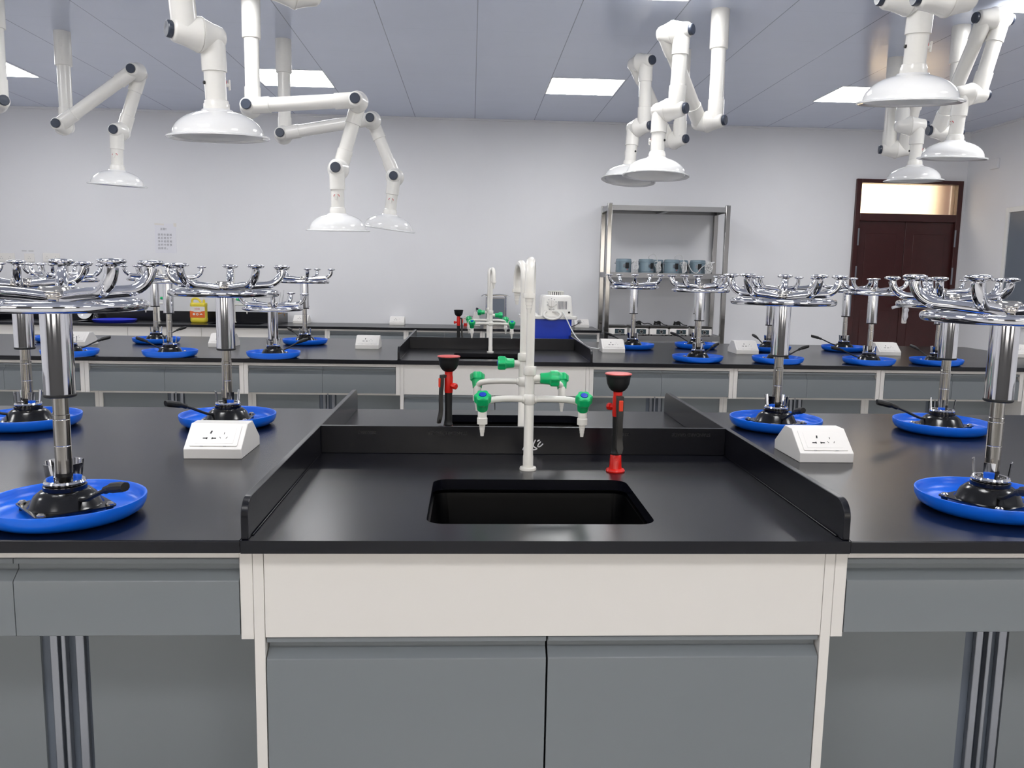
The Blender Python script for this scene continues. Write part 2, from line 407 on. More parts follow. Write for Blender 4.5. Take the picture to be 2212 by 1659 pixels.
def island(yf, yb, sx0, sx1, lb, rb, xend0, xend1, which, hole):
    """one double-sided bench: worktops, sink deck, casework. which = wording for labels"""
    ym = (yf + yb) / 2; zt = .8; th = .0248
    for a, b, sd in ((xend0, sx0 - .0135, 'left'), (sx1 + .0135, xend1, 'right')):
        o = part('worktop', MB().box((a, yf, zt - th), (b, yb, zt)), 'top', bevel=.0025)
        tag(o, 'matt black worktop of the %s bench, %s of its sink' % (which, sd), 'worktop', 'black bench worktops')
    d = thing('sink_deck', 'black sink station with low splash walls in the middle of the %s bench' % which, 'sink', ((sx0 + sx1) / 2, yf, zt))
    ox = (sx0 + sx1) / 2; L, R = sx0 - .0135 - ox, sx1 + .0135 - ox
    D = yb - yf; hx0, hx1, hy0, hy1 = hole[0] - ox, hole[1] - ox, hole[2] - yf, hole[3] - yf
    dk = MB(); basins = []
    for flip in (0, 1):
        hole_p = rrect(hx0, hy0, hx1, hy1, .035, 6); n = len(hole_p)
        O = (L, 0, R, D / 2); cx, cy = (hx0 + hx1) / 2, (hy0 + hy1) / 2; outer = []
        for (px, py) in hole_p:
            dx, dy = px - cx, py - cy; ts = []
            if dx > 1e-9: ts.append((O[2] - cx) / dx)
            if dx < -1e-9: ts.append((O[0] - cx) / dx)
            if dy > 1e-9: ts.append((O[3] - cy) / dy)
            if dy < -1e-9: ts.append((O[1] - cy) / dy)
            tt = min(ts); outer.append((cx + dx * tt, cy + dy * tt))
        for (qx, qy) in ((O[0], O[1]), (O[2], O[1]), (O[2], O[3]), (O[0], O[3])):   # snap nearest to the true corners
            k = min(range(n), key=lambda i: (outer[i][0] - qx) ** 2 + (outer[i][1] - qy) ** 2); outer[k] = (qx, qy)
        F = (lambda p, z: (p[0], D - p[1], z)) if flip else (lambda p, z: (p[0], p[1], z))
        loops = [[F(p, -th) for p in outer], [F(p, 0) for p in outer], [F(p, 0) for p in hole_p], [F(p, -th) for p in hole_p]]
        vs_ = [q for lp in loops for q in lp]; fs = []
        for a in range(4):
            b = (a + 1) % 4
            for i in range(n):
                j = (i + 1) % n; fs.append((a * n + i, a * n + j, b * n + j, b * n + i))
        dk.add(vs_, fs)
        bs = MB(); lp = []
        for ins, z in ((-.012, -th - .001), (-.012, -th - .006), (.003, -th - .008), (.006, -th - .02), (.03, -.25), (.06, -.27)):
            lp.append([F(p, z) for p in rrect(hx0 + ins, hy0 + ins, hx1 - ins, hy1 - ins, max(.02, .035 - ins), 6)])
        vs_ = [q for l in lp for q in l]; fs = []
        for a in range(len(lp) - 1):
            for i in range(n):
                j = (i + 1) % n; fs.append((a * n + i, a * n + j, (a + 1) * n + j, (a + 1) * n + i))
        fs.append(tuple((len(lp) - 1) * n + i for i in range(n)))
        bs.add(vs_, fs); basins.append(bs)
    part('deck', dk, 'top', d, ang=30)
    for bs in basins: part('basin', bs, 'sink', d, ang=50)
    sh = .0765
    prof = [(.006, .0)] + [(.006 + .035 - .035 * cos(radians(a)), sh - .035 + .035 * sin(radians(a))) for a in range(0, 91, 10)]
    prof += [(D - .006 - .035 + .035 * sin(radians(a)), sh - .035 + .035 * cos(radians(a))) for a in range(0, 91, 10)] + [(D - .006, 0)]
    for a in (L, R - .0135):
        part('side_splash', MB().prism(prof, a, a + .0135, 'X').prism([(.03, 0), (D / 2, 0), (D / 2, .003), (.03, .003)], (a + .0135 if a < 0 else a - .003), (a + .0165 if a < 0 else a)), 'top', d, bevel=.0015, ang=40)
    part('divider_splash', MB().box((L + .0135, D / 2 - .0065 + .01, .0), (R - .0135, D / 2 + .0065 + .01, sh)), 'top', d, bevel=.0012)
    # sink cabinet
    yc = yf + .03
    c = thing('sink_cabinet', 'white and grey cabinet with twin doors under the %s bench sink' % which, 'cabinet', (ox, yc, 0))
    L2, R2 = sx0 - ox, sx1 - ox; zu = zt - th - .0005
    part('carcass', MB().box((L2, 0, 0), (L2 + .02, D - .06, zu)).box((R2 - .02, 0, 0), (R2, D - .06, zu)).box((L2 + .02, .05, 0), (R2 - .02, .07, .09)).box((L2 + .02, .0375, .09), (R2 - .02, D - .06, .108)), 'white', c, bevel=.001)
    part('apron_panel', MB().box((L2 + .0212, -.001, .599), (R2 - .0212, .018, zu)), 'white', c, bevel=.0008)
    wd = (R2 - L2 - .04 - .009) / 2
    for k in range(2):
        a = L2 + .0225 + k * (wd + .004)
        part('door', pull_front(a, a + wd, .1, .5965, .0), 'grey', c, ang=25)
    part('back_panel', MB().box((L2 + .02, D - .08, .108), (R2 - .02, D - .065, zu)), 'white', c)
    for seq, sd in ((lb, 'left'), (rb, 'right')):
        order = list(zip(seq, seq[1:]))
        if sd == 'left': order = order[::-1]
        for k, (a, b) in enumerate(order):
            nm = ('first', 'second', 'third', 'fourth')[k]
            drawer_unit(a + .0006, b - .0006, yf, zu, 'white framed pair of grey drawers, %s unit %s of the %s bench sink' % (nm, sd, which), 'bench drawer units')
            near = k == 0
            ps = (1, 0) if (sd == 'left' and near) else ((0, 1) if (sd == 'right' and near) else (1, 1))
            knee_panel(a + .0006, b - .0006, yf, zu, 'grey knee panel under the %s drawer unit %s of the %s bench sink' % (nm, sd, which), 'bench knee panels', ps)
    return d

# front bench
YF1, YB1 = 1.486, 2.980
deck1 = island(YF1, YB1, -.406, .718, [-2.17, -1.288, -.406], [.718, 1.60, 2.482], -3.3, 3.82, 'front', (-.085, .381, 1.592, 1.952))
YF2, YB2 = 4.681, 6.175
deck2 = island(YF2, YB2, -.400, .692, [-3.95, -3.05, -2.168, -1.285, -.400], [.692, 1.542, 2.424, 3.30], -4.0, 3.82, 'second', (-.10, .366, 4.787, 5.147))
tag(part('end_panel', MB().box((3.302, YF2 + .03, 0), (3.32, YB2 - .03, .7748)), 'white'), 'white end panel closing the right end of the second bench', 'end panel')

# writing on the front divider
def stroke(pts, r): return MB().tube(smooth(pts, 5), r, n=6)
ysp = (YB1 - YF1) / 2 + .01 - .0065 - .0002; dx = -(-.406 + .718) / 2
mk = MB()
for st in ([(.1836, .8413), (.1795, .832), (.178, .824), (.1835, .8188), (.188, .8165), (.184, .8135), (.177, .8128)],
           [(.189, .836), (.1915, .8392), (.195, .8402)], [(.1985, .8362), (.193, .830), (.190, .8232), (.1945, .8215), (.2015, .8265), (.2045, .8305)],
           [(.157, .826), (.151, .818), (.149, .812)]):
    mk.tube(smooth([(x + dx, ysp, z - .8) for x, z in st], 5), .0016, n=6)
part('marker_scrawl', mk, 'chalk', deck1)
FLIP = Matrix.Rotation(pi, 4, 'Y')
for x, tx in ((-.28, '22003862'), (-.06, 'STANDARD GRADE'), (.42, '22003862'), (.62, 'STANDARD GRADE')):
    text('faint_lettering', tx, .0125, T(x + dx, ysp + .0001, .0585) @ FACE @ Matrix.Rotation(pi, 4, 'Z'), 'faint', deck1)

# ------------------------------------------------------------------ stools (stored upside down on the benches)
def make_stool():
    t = thing('lab_stool', '', 'stool', (0, 0, .8))
    part('seat', MB().lathe([(0, 0), (.112, 0), (.130, .003), (.1425, .011), (.148, .022), (.150, .034), (.1493, .0365), (.147, .037), (.1448, .0355), (.143, .028), (.138, .018), (.128, .012), (.112, .0095), (0, .009)], n=56), 'blue', t, ang=50)
    pl = MB().prism(rrect(-.074, -.074, .074, .074, .012, 4), .0205, .0235, 'Z')
    pl.lathe([(.069, .0235), (.066, .027), (.057, .044), (.046, .053), (.040, .055), (.040, .063), (.036, .065), (0, .065)], n=40)
    for sx in (-1, 1):
        for sy in (-1, 1): pl.cyl(.007, .009, .0205, T(sx * .062, sy * .062, 0), 10)
    part('mounting_plate', pl, 'black', t, ang=40)
    for sx in (-1, 1):
        for sy in (-1, 1):
            part('bolt', MB().lathe([(.0085, .0235), (.0085, .026), (.005, .029), (0, .0295)], T(sx * .062, sy * .062, 0), 12), 'brushed', t)
    lv = MB().tube(smooth([(.05, 0, .040), (.08, 0, .046), (.13, 0, .068), (.165, 0, .082)]), .0042, n=8)
    part('lever', lv, 'rubber', t)
    part('lever_grip', MB().tube(smooth([(.140, 0, .072), (.152, 0, .077), (.175, 0, .085), (.215, 0, .094), (.222, 0, .095)]), [.0045] * 6 + [.0075] * 6 + [.010] * 6 + [.009] * 6 + [.004], n=10), 'rubber', t)
    cl = MB().lathe([(.030, .066), (.037, .066), (.039, .070), (.037, .074), (.030, .074), (.030, .066)], n=32)
    for k in range(4):
        a0 = radians(90 * k + 45 - 17); pts = []
        for z, rr in ((.070, .034), (.085, .0365), (.100, .038), (.110, .0392)):
            for i in range(6):
                a = a0 + radians(34) * i / 5; pts.append((rr * cos(a), rr * sin(a), z))
        q = [p for p in pts] + [(p[0] * .94, p[1] * .94, p[2]) for p in pts]; fs = []
        for off in (0, 24):
            for r_ in range(3):
                for i in range(5):
                    b = off + r_ * 6 + i; fs.append((b, b + 1, b + 7, b + 6))
        for i in range(5): fs += [(18 + i, 19 + i, 43 + i, 42 + i), (i, i + 1, 25 + i, 24 + i)]
        for r_ in range(3): fs += [(r_ * 6, r_ * 6 + 6, r_ * 6 + 30, r_ * 6 + 24), (r_ * 6 + 5, r_ * 6 + 11, r_ * 6 + 35, r_ * 6 + 29)]
        cl.add(q, fs)
    part('column_socket', cl, 'chrome', t, ang=40)
    part('gas_column', MB().lathe([(0, .0652), (.010, .0652), (.012, .074), (.0145, .082), (.0155, .083), (.0155, .142), (.0151, .143), (.0155, .144), (.0155, .195), (.0151, .196), (.0155, .197), (.0155, .205), (.0145, .206), (.0145, .40), (0, .40)], n=64), 'brushed', t, ang=8)
    part('column_tip', MB().lathe([(.0162, .081), (.0157, .088), (.0157, .081)], n=24), 'rubber', t)
    sl = part('outer_sleeve', MB().lathe([(.0175, .244), (.0285, .244), (.0285, .428), (.0175, .428), (.0175, .244)], n=40).lathe([(.0042, 0), (.0042, .002), (.002, .003), (0, .003)], frame((.0283, 0, .256), (1, 0, 0)), 10), 'chrome', t)
    part('sleeve_cap', MB().lathe([(.016, .2405), (.0275, .2405), (.0298, .2425), (.0298, .2455), (.0286, .247), (.016, .247), (.016, .2405)], n=40), 'rubber', sl)
    part('hub', MB().lathe([(0, .4285), (.0285, .4285), (.032, .433), (.0325, .440), (.0305, .445), (.029, .447), (.0275, .454), (.0245, .457), (.012, .456), (.010, .452), (0, .452)], n=40, lobes=5, amp=[0, 0, .06, .1, .06, .02, .01, 0, 0, 0, 0]).torus(.030, .0026, .4455, n=30, k=8), 'brushed', t, ang=50)
    part('foot_ring', MB().torus(.157, .0112, .422), 'chrome', t)
    path = [(.022, 0, .4360), (.045, 0, .4386), (.068, 0, .4412), (.090, 0, .4436), (.110, 0, .4455)]
    for a in range(0, 91, 10): path.append((.130 + .052 * sin(radians(a)), 0, .4988 - .052 * cos(radians(a))))
    path[-1] = (.182, 0, .495)
    lm = MB().tube(path, .0122, n=16).mesh('leg', M['chrome'])
    pm = MB().lathe([(0, .492), (.0075, .492), (.0085, .4965), (.013, .4985), (.0215, .5015), (.0248, .5035), (.0258, .506), (.0248, .5085), (.0225, .5098), (.017, .511), (0, .5118)], T(.182, 0, 0), 36).mesh('foot_pad', M['chrome'], 50)
    for k in range(5):
        l = link('leg', lm, t); l.rotation_euler = (0, 0, radians(72 * k)); link('foot_pad', pm, l)
    return t

UP = 'upside-down blue-seated stool on the '
STOOLS = [  # x, y, leg angle, lever angle, plate angle, lowered, label
    (-.806, 1.645, 39, 322, 42, 0, UP + 'front bench, nearest one left of the sink'),
    (-1.372, 2.60, 7, 205, 20, 0, UP + 'front bench, cut by the left photo edge, lever pointing left'),
    (-.776, 2.652, 28, 234, 5, 0, UP + 'front bench, right behind the left socket box'),
    (1.026, 2.675, 68, 270, 20, 0, UP + 'front bench, right behind the right socket box'),
    (1.578, 2.64, 11, 178, 30, 0, UP + 'front bench, right side, lever pointing left'),
    (1.145, 1.71, 3, 255, 25, 0, UP + 'front bench, nearest one, cut by the right photo edge'),
    (-2.236, 4.70, 42, 45, 5, 0, UP + 'second bench, its lever beside the far left socket box'),
    (-2.74, 5.62, 3, 100, 0, 0, UP + 'second bench, far row, hidden behind the nearest left stool'),
    (-2.80, 4.72, 29, 90, 0, 0, UP + 'second bench, only one foot showing at left photo edge'),
    (-2.093, 5.592, 71, 52, 10, 0, UP + 'second bench, far row, lever pointing at the yellow jug'),
    (-1.703, 4.748, 24, 162, 2, 0, UP + 'second bench, front row, below the paper notice'),
    (-1.122, 4.744, 68, 42, 3, -.142, UP + 'second bench, lowered, its feet below all others'),
    (-1.122, 5.645, 0, 132, 0, 0, UP + 'second bench, far row, right behind the lowered stool'),
    (1.12, 5.63, 43, 138, 0, 0, UP + 'second bench, leftmost one before the steel rack'),
    (1.597, 5.742, 33, 130, 0, 0, UP + 'second bench, far row, before the right rack post'),
    (1.354, 4.822, 7, 42, 2, 0, UP + 'second bench, front row, before the steel rack'),
    (2.062, 5.585, 0, 100, 0, -.064, UP + 'second bench, far row, slightly lowered, between rack and door'),
    (1.832, 4.80, 62, 18, 0, 0, UP + 'second bench, front row, behind a front bench column'),
    (2.635, 5.675, 8, 150, 5, 0, UP + 'second bench, far row, before the left door edge'),
    (2.382, 4.787, 61, 172, 10, 0, UP + 'second bench, front row, centred before the dark door'),
    (2.812, 4.812, 22, 102, 0, 0, UP + 'second bench, rightmost one, before the right door edge'),
]
proto = make_stool()
for k, (x, y, la, va, pa, dz, lab) in enumerate(STOOLS):
    o = proto if k == 0 else copy_tree(proto)
    o.location = (x, y, .8); o['label'] = lab; o['group'] = 'upside down lab stools'
    n = 0
    for c in o.children:
        nm = c.name.split('.')[0]
        if nm == 'leg': c.rotation_euler = (0, 0, radians(la + 72 * n)); c.location = (0, 0, dz); n += 1
        elif nm in ('outer_sleeve', 'hub', 'foot_ring'): c.location = (0, 0, dz); c.rotation_euler = (0, 0, radians(la + 20))
        elif nm in ('lever', 'lever_grip'): c.rotation_euler = (0, 0, radians(va))
        elif nm in ('mounting_plate', 'bolt'): c.rotation_euler = (0, 0, radians(pa))
        elif nm == 'gas_column' and dz < 0: c.scale = (1, 1, 1 + dz / .45)
        elif nm == 'column_socket': c.rotation_euler = (0, 0, radians(pa - 20))

# ------------------------------------------------------------------ socket boxes
def make_socket():
    t = thing('socket_box', '', 'socket box', (0, 0, .8))
    w, d, h = .075, .095, .082
    prof = [(-d, 0), (-d, .026), (-.027, h - .002), (-.024, h), (.024, h), (.027, h - .002), (d, .026), (d, 0)]
    part('housing', MB().prism(prof, -w, w, 'X'), 'socket', t, bevel=.0015, ang=25)
    for s in (-1, 1):
        a = Vector((0, -d * 1., .026)); b = Vector((0, -.027, h - .002)); e = (b - a).normalized(); nrm = Vector((0, -e.z, e.y))
        o = a + (b - a) * .5
        m = Matrix(((1, 0, 0, o.x), (0, e.y, nrm.y, o.y), (0, e.z, nrm.z, o.z), (0, 0, 0, 1)))
        if s > 0: m = RZ(pi) @ m
        f = part('face_plate', MB().prism(rrect(-.062, -.034, .062, .038, .003, 3), 0.0002, .0022, 'Z', m).prism(rrect(-.05, -.026, .05, .03, .002, 3), .0022, .0028, 'Z', m), 'socket', t, bevel=.0006, ang=25)
        hl = MB()
        def slot(cx, cy, l, wd, ang): hl.box((-l / 2, -wd / 2, .0024), (l / 2, wd / 2, .0032), m @ T(cx, cy, 0) @ RZ(radians(ang)))
        slot(-.014, .013, .010, .0042, 78); slot(-.027, -.008, .010, .0032, 0); slot(-.002, -.008, .010, .0032, 0); slot(-.0215, -.008, .0032, .006, 0); slot(-.0075, -.008, .0032, .006, 0)
        slot(.021, .009, .007, .0015, 90); slot(.013, -.006, .0065, .0014, -60); slot(.030, -.006, .0065, .0014, 60)
        part('outlet_slots', hl, 'dark', f)
        part('latch_marks', MB().box((-.034, -.0352, .0015), (-.026, -.0335, .0026), m).box((.026, -.0352, .0015), (.034, -.0335, .0026), m), 'grey_mark', f)
    return t
SB = 'white sloped socket box '
SOCK = [(-.674, 2.25, .8, SB + 'on the front bench, left of the sink'), (.976, 2.25, .8, SB + 'on the front bench, right of the sink'),
        (-.667, 5.435, .8, SB + 'on the second bench, just left of its sink'), (.935, 5.405, .8, SB + 'on the second bench with the pump cord plugged in'),
        (1.832, 5.43, .8, SB + 'on the second bench between the rack and the dark door'), (2.806, 5.445, .8, SB + 'on the second bench in front of the dark door'),
        (-1.60, 5.43, .8, SB + 'on the second bench behind the tall left stool column'), (-2.50, 5.39, .8, SB + 'on the second bench beside the lever of the far left stool'),
        (3.70, 5.43, .8, SB + 'on the second bench at the right photo edge'),
        (-1.748, 8.655, .757, SB + 'on the wall counter beside the grey side splash'), (-.762, 8.655, .757, SB + 'alone in the middle of the wall counter'),
        (1.165, 8.655, .757, SB + 'on the wall counter beside the steel rack, with a grey plug')]
sp = make_socket()
for k, (x, y, z, lab) in enumerate(SOCK):
    o = sp if k == 0 else copy_tree(sp)
    o.location = (x, y, z); o['label'] = lab; o['group'] = 'white bench socket boxes'

# ------------------------------------------------------------------ laboratory taps
def green_handle(m):
    return MB().lathe([(0, 0), (.0115, 0), (.0135, .002), (.0152, .021), (.0170, .025), (.0198, .027), (.0200, .042), (.0192, .046), (.0168, .0485), (.0100, .0488), (.0088, .047), (0, .047)],
                      m, 48, 6, [0, 0, 0, .03, .05, .07, .11, .11, .1, .0, 0, 0])

def make_tap(label, loc, rz, swing):
    t = thing('lab_tap', label, 'tap', loc, 'white three-way laboratory taps', rz)
    part('base_flange', MB().lathe([(0, 0), (.0215, 0), (.0218, .003), (.0205, .0065), (.0135, .007), (0, .007)], n=32), 'faucet', t)
    part('column', MB().lathe([(0, .007), (.0134, .007), (.0134, .036), (.0124, .038), (.0124, .243), (0, .243)], n=28).lathe([(.0124, .168), (.0152, .172), (.0152, .192), (.0124, .196)], n=28), 'faucet', t)
    part('swivel_collar', MB().lathe([(.0105, .243), (.0150, .244), (.0158, .247), (.0158, .262), (.0150, .266), (.0105, .2665)], n=48, lobes=24, amp=[0, .01, .02, .02, .01, 0]), 'faucet', t)
    dv = Vector((sin(swing), -cos(swing), 0)); pts = [(0, 0, .255), (0, 0, .35), (0, 0, .43)]
    R_ = .055
    for a in range(0, 181, 12): pts.append(tuple(dv * (R_ - R_ * cos(radians(a))) + Vector((0, 0, .472 + R_ * sin(radians(a))))))
    pts.append(tuple(dv * 2 * R_ + Vector((0, 0, .448))))
    rr = [.0105] * 3 + [.0105 + .0012 * i / 15 for i in range(16)] + [.0118]
    gn = part('gooseneck', MB().tube(pts, rr, n=18), 'faucet', t)
    o = dv * 2 * R_
    part('hose_nozzle', MB().lathe([(0, .452), (.0150, .452), (.0155, .449), (.0150, .441), (.0095, .440), (.0092, .432), (.0082, .4315), (.008, .424), (.007, .4235), (.0068, .416), (.0058, .4155), (.0045, .404), (0, .404)], T(o.x, o.y, 0), 20), 'faucet', gn)
    for s, e in ((-1, .119), (1, .134)):
        ar = MB().tube(smooth([(s * .008, 0, .182), (s * .05, 0, .183), (s * (e - .034), -.001, .181), (s * (e - .011), -.008, .176), (s * (e - .002), -.016, .166)]), .0085, n=14)
        ar.lathe([(.0085, 0), (.0105, .001), (.0105, .006), (.0085, .007)], frame((s * .012, 0, .182), (s, 0, 0)), 18)
        ar.lathe([(0, .176), (.006, .174), (.0115, .165), (.0115, .138), (.0132, .136), (.0132, .121), (.0080, .120), (.0078, .113), (.0070, .1125), (.0067, .106), (.006, .1055), (.0057, .099), (.005, .0985), (.0042, .090), (0, .090)], T(s * e, -.018, 0), 22)
        part('branch_arm', ar, 'faucet', t)
        m = frame((s * e, -.018, .157), (0, -.50, .866))
        h = part('valve_handle', green_handle(m), 'green', t, ang=30)
        part('handle_cap', MB().lathe([(0, .0465), (.0086, .0465), (.0083, .0500), (0, .0506)], m, 20), 'capblue', h)
    part('valve_stub', MB().cyl(.009, .008, .030, frame((0, 0, .236), (1, 0, 0)), 16), 'faucet', t)
    m = frame((.026, 0, .236), (1, 0, 0))
    h = part('valve_handle', green_handle(m), 'green', t, ang=30)
    part('handle_cap', MB().lathe([(0, .0465), (.0086, .0465), (.0083, .0500), (0, .0506)], m, 20), 'capblue', h)
    return t
make_tap('white gooseneck tap with green handles nearest the camera, in front of the black divider', (.151, 2.058, .8), 0, -.12)
make_tap('white gooseneck tap with green handles just behind the black divider of the front sink', (.156, 2.408, .8), pi, .14)
make_tap('white tap with green handles in front of the second bench divider', (.128, 5.236, .8), 0, .12)
make_tap('white tap on the second bench, hidden behind the tap before it', (.122, 5.62, .8), pi, -.1)
# taps on the wall counter
make_tap('white arched tap at the wall counter left of the yellow jug', (-3.18, 8.58, .757), 0, .75)
make_tap('white tap at the wall counter right of the yellow jug', (-2.42, 8.58, .757), 0, .3)

# ------------------------------------------------------------------ eyewash hand showers
def make_eyewash(label, loc, lever_az, knob_az, lid):
    t = thing('eyewash_shower', label, 'eyewash', loc, 'red and black eyewash hand showers')
    part('base_socket', MB().lathe([(0, 0), (.0235, 0), (.0245, .003), (.0225, .0065), (.0165, .009), (.0155, .014), (.0140, .042), (.0125, .044), (0, .044)], n=32), 'red', t)
    part('hose_grip', MB().lathe([(0, .0442), (.0132, .0442), (.0135, .048), (.0115, .051), (.0110, .06), (.0104, .10), (.0112, .143), (0, .143)], n=24), 'rubber', t)
    bd_ = part('valve_body', MB().lathe([(0, .1432), (.0118, .1432), (.0125, .15), (.0125, .19), (.0115, .197), (.0118, .206), (0, .206)], n=24), 'red', t)
    part('flow_knob', MB().lathe([(0, .008), (.006, .008), (.006, .020), (.0095, .021), (.0095, .030), (.007, .032), (0, .032)], frame((0, 0, .166), (cos(knob_az), sin(knob_az), -.05)), 8), 'red', bd_, ang=20)
    part('spray_cup', MB().lathe([(0, .2062), (.0115, .2062), (.0175, .2095), (.0235, .2165), (.0278, .226), (.0298, .238), (.0302, .243), (.0318, .2455), (.0315, .2495), (.0285, .2495), (.026, .240), (.02, .226), (0, .218)], n=36), 'rubber', t, ang=50)
    if lid:
        part('cup_lid', MB().lathe([(0, .2497), (.0325, .2497), (.0338, .2505), (.0338, .2525), (.031, .2535), (0, .2545)], n=36).box((-.006, .03, .250), (.006, .041, .2522)), 'pink', t)
    lm = RZ(lever_az)
    pts = [(.0165, .197), (.0175, .17), (.0195, .13), (.019, .09), (.023, .066), (.026, .052)]; wd = [.0075, .008, .0062, .0072, .0085, .005]
    P_ = smooth([(r, 0, z) for r, z in pts], 4); vs_, fs = [], []
    for i, p in enumerate(P_):
        u = i / (len(P_) - 1) * 5; k = min(int(u), 4); w_ = 1.25 * (wd[k] + (wd[k + 1] - wd[k]) * (u - k))
        vs_ += [(p.x, -w_, p.z), (p.x, w_, p.z), (p.x + .0095, w_ * .85, p.z), (p.x + .0095, -w_ * .85, p.z)]
    for i in range(len(P_) - 1):
        for j in range(4): fs.append((i * 4 + j, i * 4 + (j + 1) % 4, i * 4 + 4 + (j + 1) % 4, i * 4 + 4 + j))
    fs += [(0, 1, 2, 3), tuple(len(vs_) - 4 + i for i in (3, 2, 1, 0))]
    lv = part('squeeze_lever', MB().add(vs_, fs, lm).box((.008, -.0075, .188), (.0175, .0075, .1975), lm), 'lever', t, bevel=.0012)
    part('lock_button', MB().box((.0262, -.0052, .160), (.0305, .0052, .187), lm), 'redorange', lv, bevel=.001)
    return t
make_eyewash('red and black eyewash with coral lid nearest the camera, right of the front sink', (.374, 2.043, .8), radians(-82), radians(128), True)
make_eyewash('red and black eyewash with coral lid and side lever, left behind the front divider', (-.063, 2.43, .8), radians(200), radians(-45), True)
make_eyewash('open-topped eyewash without lid on the second bench, left of its tap', (-.082, 5.62, .8), radians(-10), radians(185), False)
make_eyewash('eyewash on the second bench mostly hidden behind the near white taps', (.352, 5.22, .8), radians(200), radians(-30), True)

# ------------------------------------------------------------------ extraction arms
def hub_prof():
    return [(0, -.098), (.034, -.098), (.039, -.095), (.043, -.088), (.048, -.055), (.060, -.012), (.064, -.005), (.064, -.0012), (.0615, 0), (.064, .0012), (.064, .005), (.060, .012), (.048, .055), (.043, .088), (.039, .095), (.034, .098), (0, .098)]
def hub_round():
    return [(0, -.100), (.018, -.0985), (.032, -.092), (.041, -.081), (.0455, -.064), (.048, -.05), (.060, -.012)] + hub_prof()[6:]
HUBM = MB().lathe(hub_prof(), n=40).mesh('joint', M['pvc'], 40)
HUBR = MB().lathe(hub_round(), n=40).mesh('joint', M['pvc'], 40)
KNM = {}
for s in (-1, 1):
    KNM[s] = MB().lathe([(0, .0985), (.029, .0985), (.030, .100), (.030, .114), (.027, .118), (.012, .1175), (0, .119)], I4 if s > 0 else Matrix.Rotation(pi, 4, 'X'), 40, 20, [0, .0, .015, .02, .01, 0, 0]).mesh('joint_knob', M['knob'])
def pipe_len(a, b, mb=None, ends=(1, 1), r=.0415, R_=.0465, sl=.125):
    a = Vector(a); b = Vector(b); d = (b - a); L = d.length; pr = []
    if ends[0]: pr += [(0, -.02), (.03, -.018), (R_, 0), (R_, sl), (r, sl + .001)]
    else: pr += [(0, 0), (r, 0)]
    if ends[1]: pr += [(r, L - sl - .001), (R_, L - sl), (R_, L), (.03, L + .018), (0, L + .02)]
    else: pr += [(r, L), (0, L)]
    return (mb or MB()).lathe(pr, frame(a, d), 36)
def make_arm(label, base, c1, c2, c3, a, pipe_side, handle_side, tilt=(0, 0), a1=None, knobs=(1, 1, 1)):
    """base: ceiling xy; c1..c3 joint centres; a: horizontal joint axis; pipe_side +-1: side of the ceiling pipe along a"""
    t = thing('extraction_arm', label, 'extraction arm', (base[0], base[1], ZC), 'white ceiling extraction arms')
    O = Vector(t.location)
    a = Vector((a[0], a[1], 0)).normalized(); a1v = Vector((a1[0], a1[1], 0)).normalized() if a1 else a
    q = .05 * pipe_side; c1, c2, c3 = Vector(c1), Vector(c2), Vector(c3)
    pb = c1 + a1v * q - O
    part('ceiling_pipe', MB().lathe([(.0, .004), (.054, .004), (.054, -.218), (.0515, -.222), (.043, -.2225), (.043, pb.z + .126), (.0475, pb.z + .125), (.0475, pb.z), (.03, pb.z - .018), (0, pb.z - .02)], T(pb.x, pb.y, 0), 40)
         .cyl(.004, .05, .057, frame((pb.x, pb.y, -.10), (.3, -1, 0)), 8).cyl(.004, .05, .057, frame((pb.x, pb.y, -.19), (.3, -1, 0)), 8), 'pvc', t)
    part('arm_pipe', pipe_len(c1 - a1v * q - O, c2 - a * q - O), 'pvc', t)
    part('arm_pipe', pipe_len(c2 + a * q - O, c3 + a * q - O), 'pvc', t)
    for c, ax, kn in zip((c1, c2, c3), (a1v, a, a), knobs):
        j = link('joint', HUBM if kn == 2 else HUBR, t); j.matrix_local = frame(c - O, ax)
        for s in ((-1, 1) if kn == 2 else (1,)): link('joint_knob', KNM[s], j)
    nk = c3 - a * q - O
    hm = T(*nk) @ Matrix.Rotation(tilt[0], 4, 'Y') @ Matrix.Rotation(tilt[1], 4, 'X')
    if True:
        n_ = part('neck', MB().lathe([(0, .02), (.03, .018), (.0455, 0), (.0455, -.122), (.0395, -.1225), (.0395, -.225), (.0440, -.228), (.0450, -.236), (.0478, -.240), (.0478, -.262), (0, -.262)], hm, 36), 'pvc', t)
        part('hood', MB().lathe([(.02, -.260), (.056, -.2605)] + [(.168 * cos(radians(q)), -.3545 + .094 * sin(radians(q))) for q in range(69, -1, -6)] + [(.1685, -.356), (.186, -.3575), (.190, -.360), (.190, -.365), (.187, -.367), (.180, -.365), (.164, -.361)] + [(.163 * cos(radians(q)), -.3585 + .090 * sin(radians(q))) for q in range(4, 83, 6)] + [(.02, -.266), (.02, -.260)], hm, 56), 'hood', t, ang=50)
        hd = a * handle_side; hz = -.165
        m = hm @ frame((hd.x * .0395, hd.y * .0395, hz), hd)
        v = part('damper_handle', MB().lathe([(0, 0), (.008, 0), (.008, .012), (0, .012)], m, 16).box((-.006, -.019, .012), (.006, .019, .018), m), 'pvc', n_, bevel=.0015)
        arc = MB()
        for s in (-1, 1):
            arc.tube([(s * .0165 * sin(radians(b)), .0165 * cos(radians(b)) * .9, .0005 - .0045 * (sin(radians(b)) ** 2)) for b in range(25, 86, 10)], .0021, m, 6)
        part('damper_scale', arc, 'labelred', n_)
        part('vent_plug', MB().lathe([(0, 0), (.007, 0), (.006, .006), (0, .0065)], hm @ frame((-hd.x * .0393, -hd.y * .0393, hz), -hd), 14), 'rubber', n_)
    return t
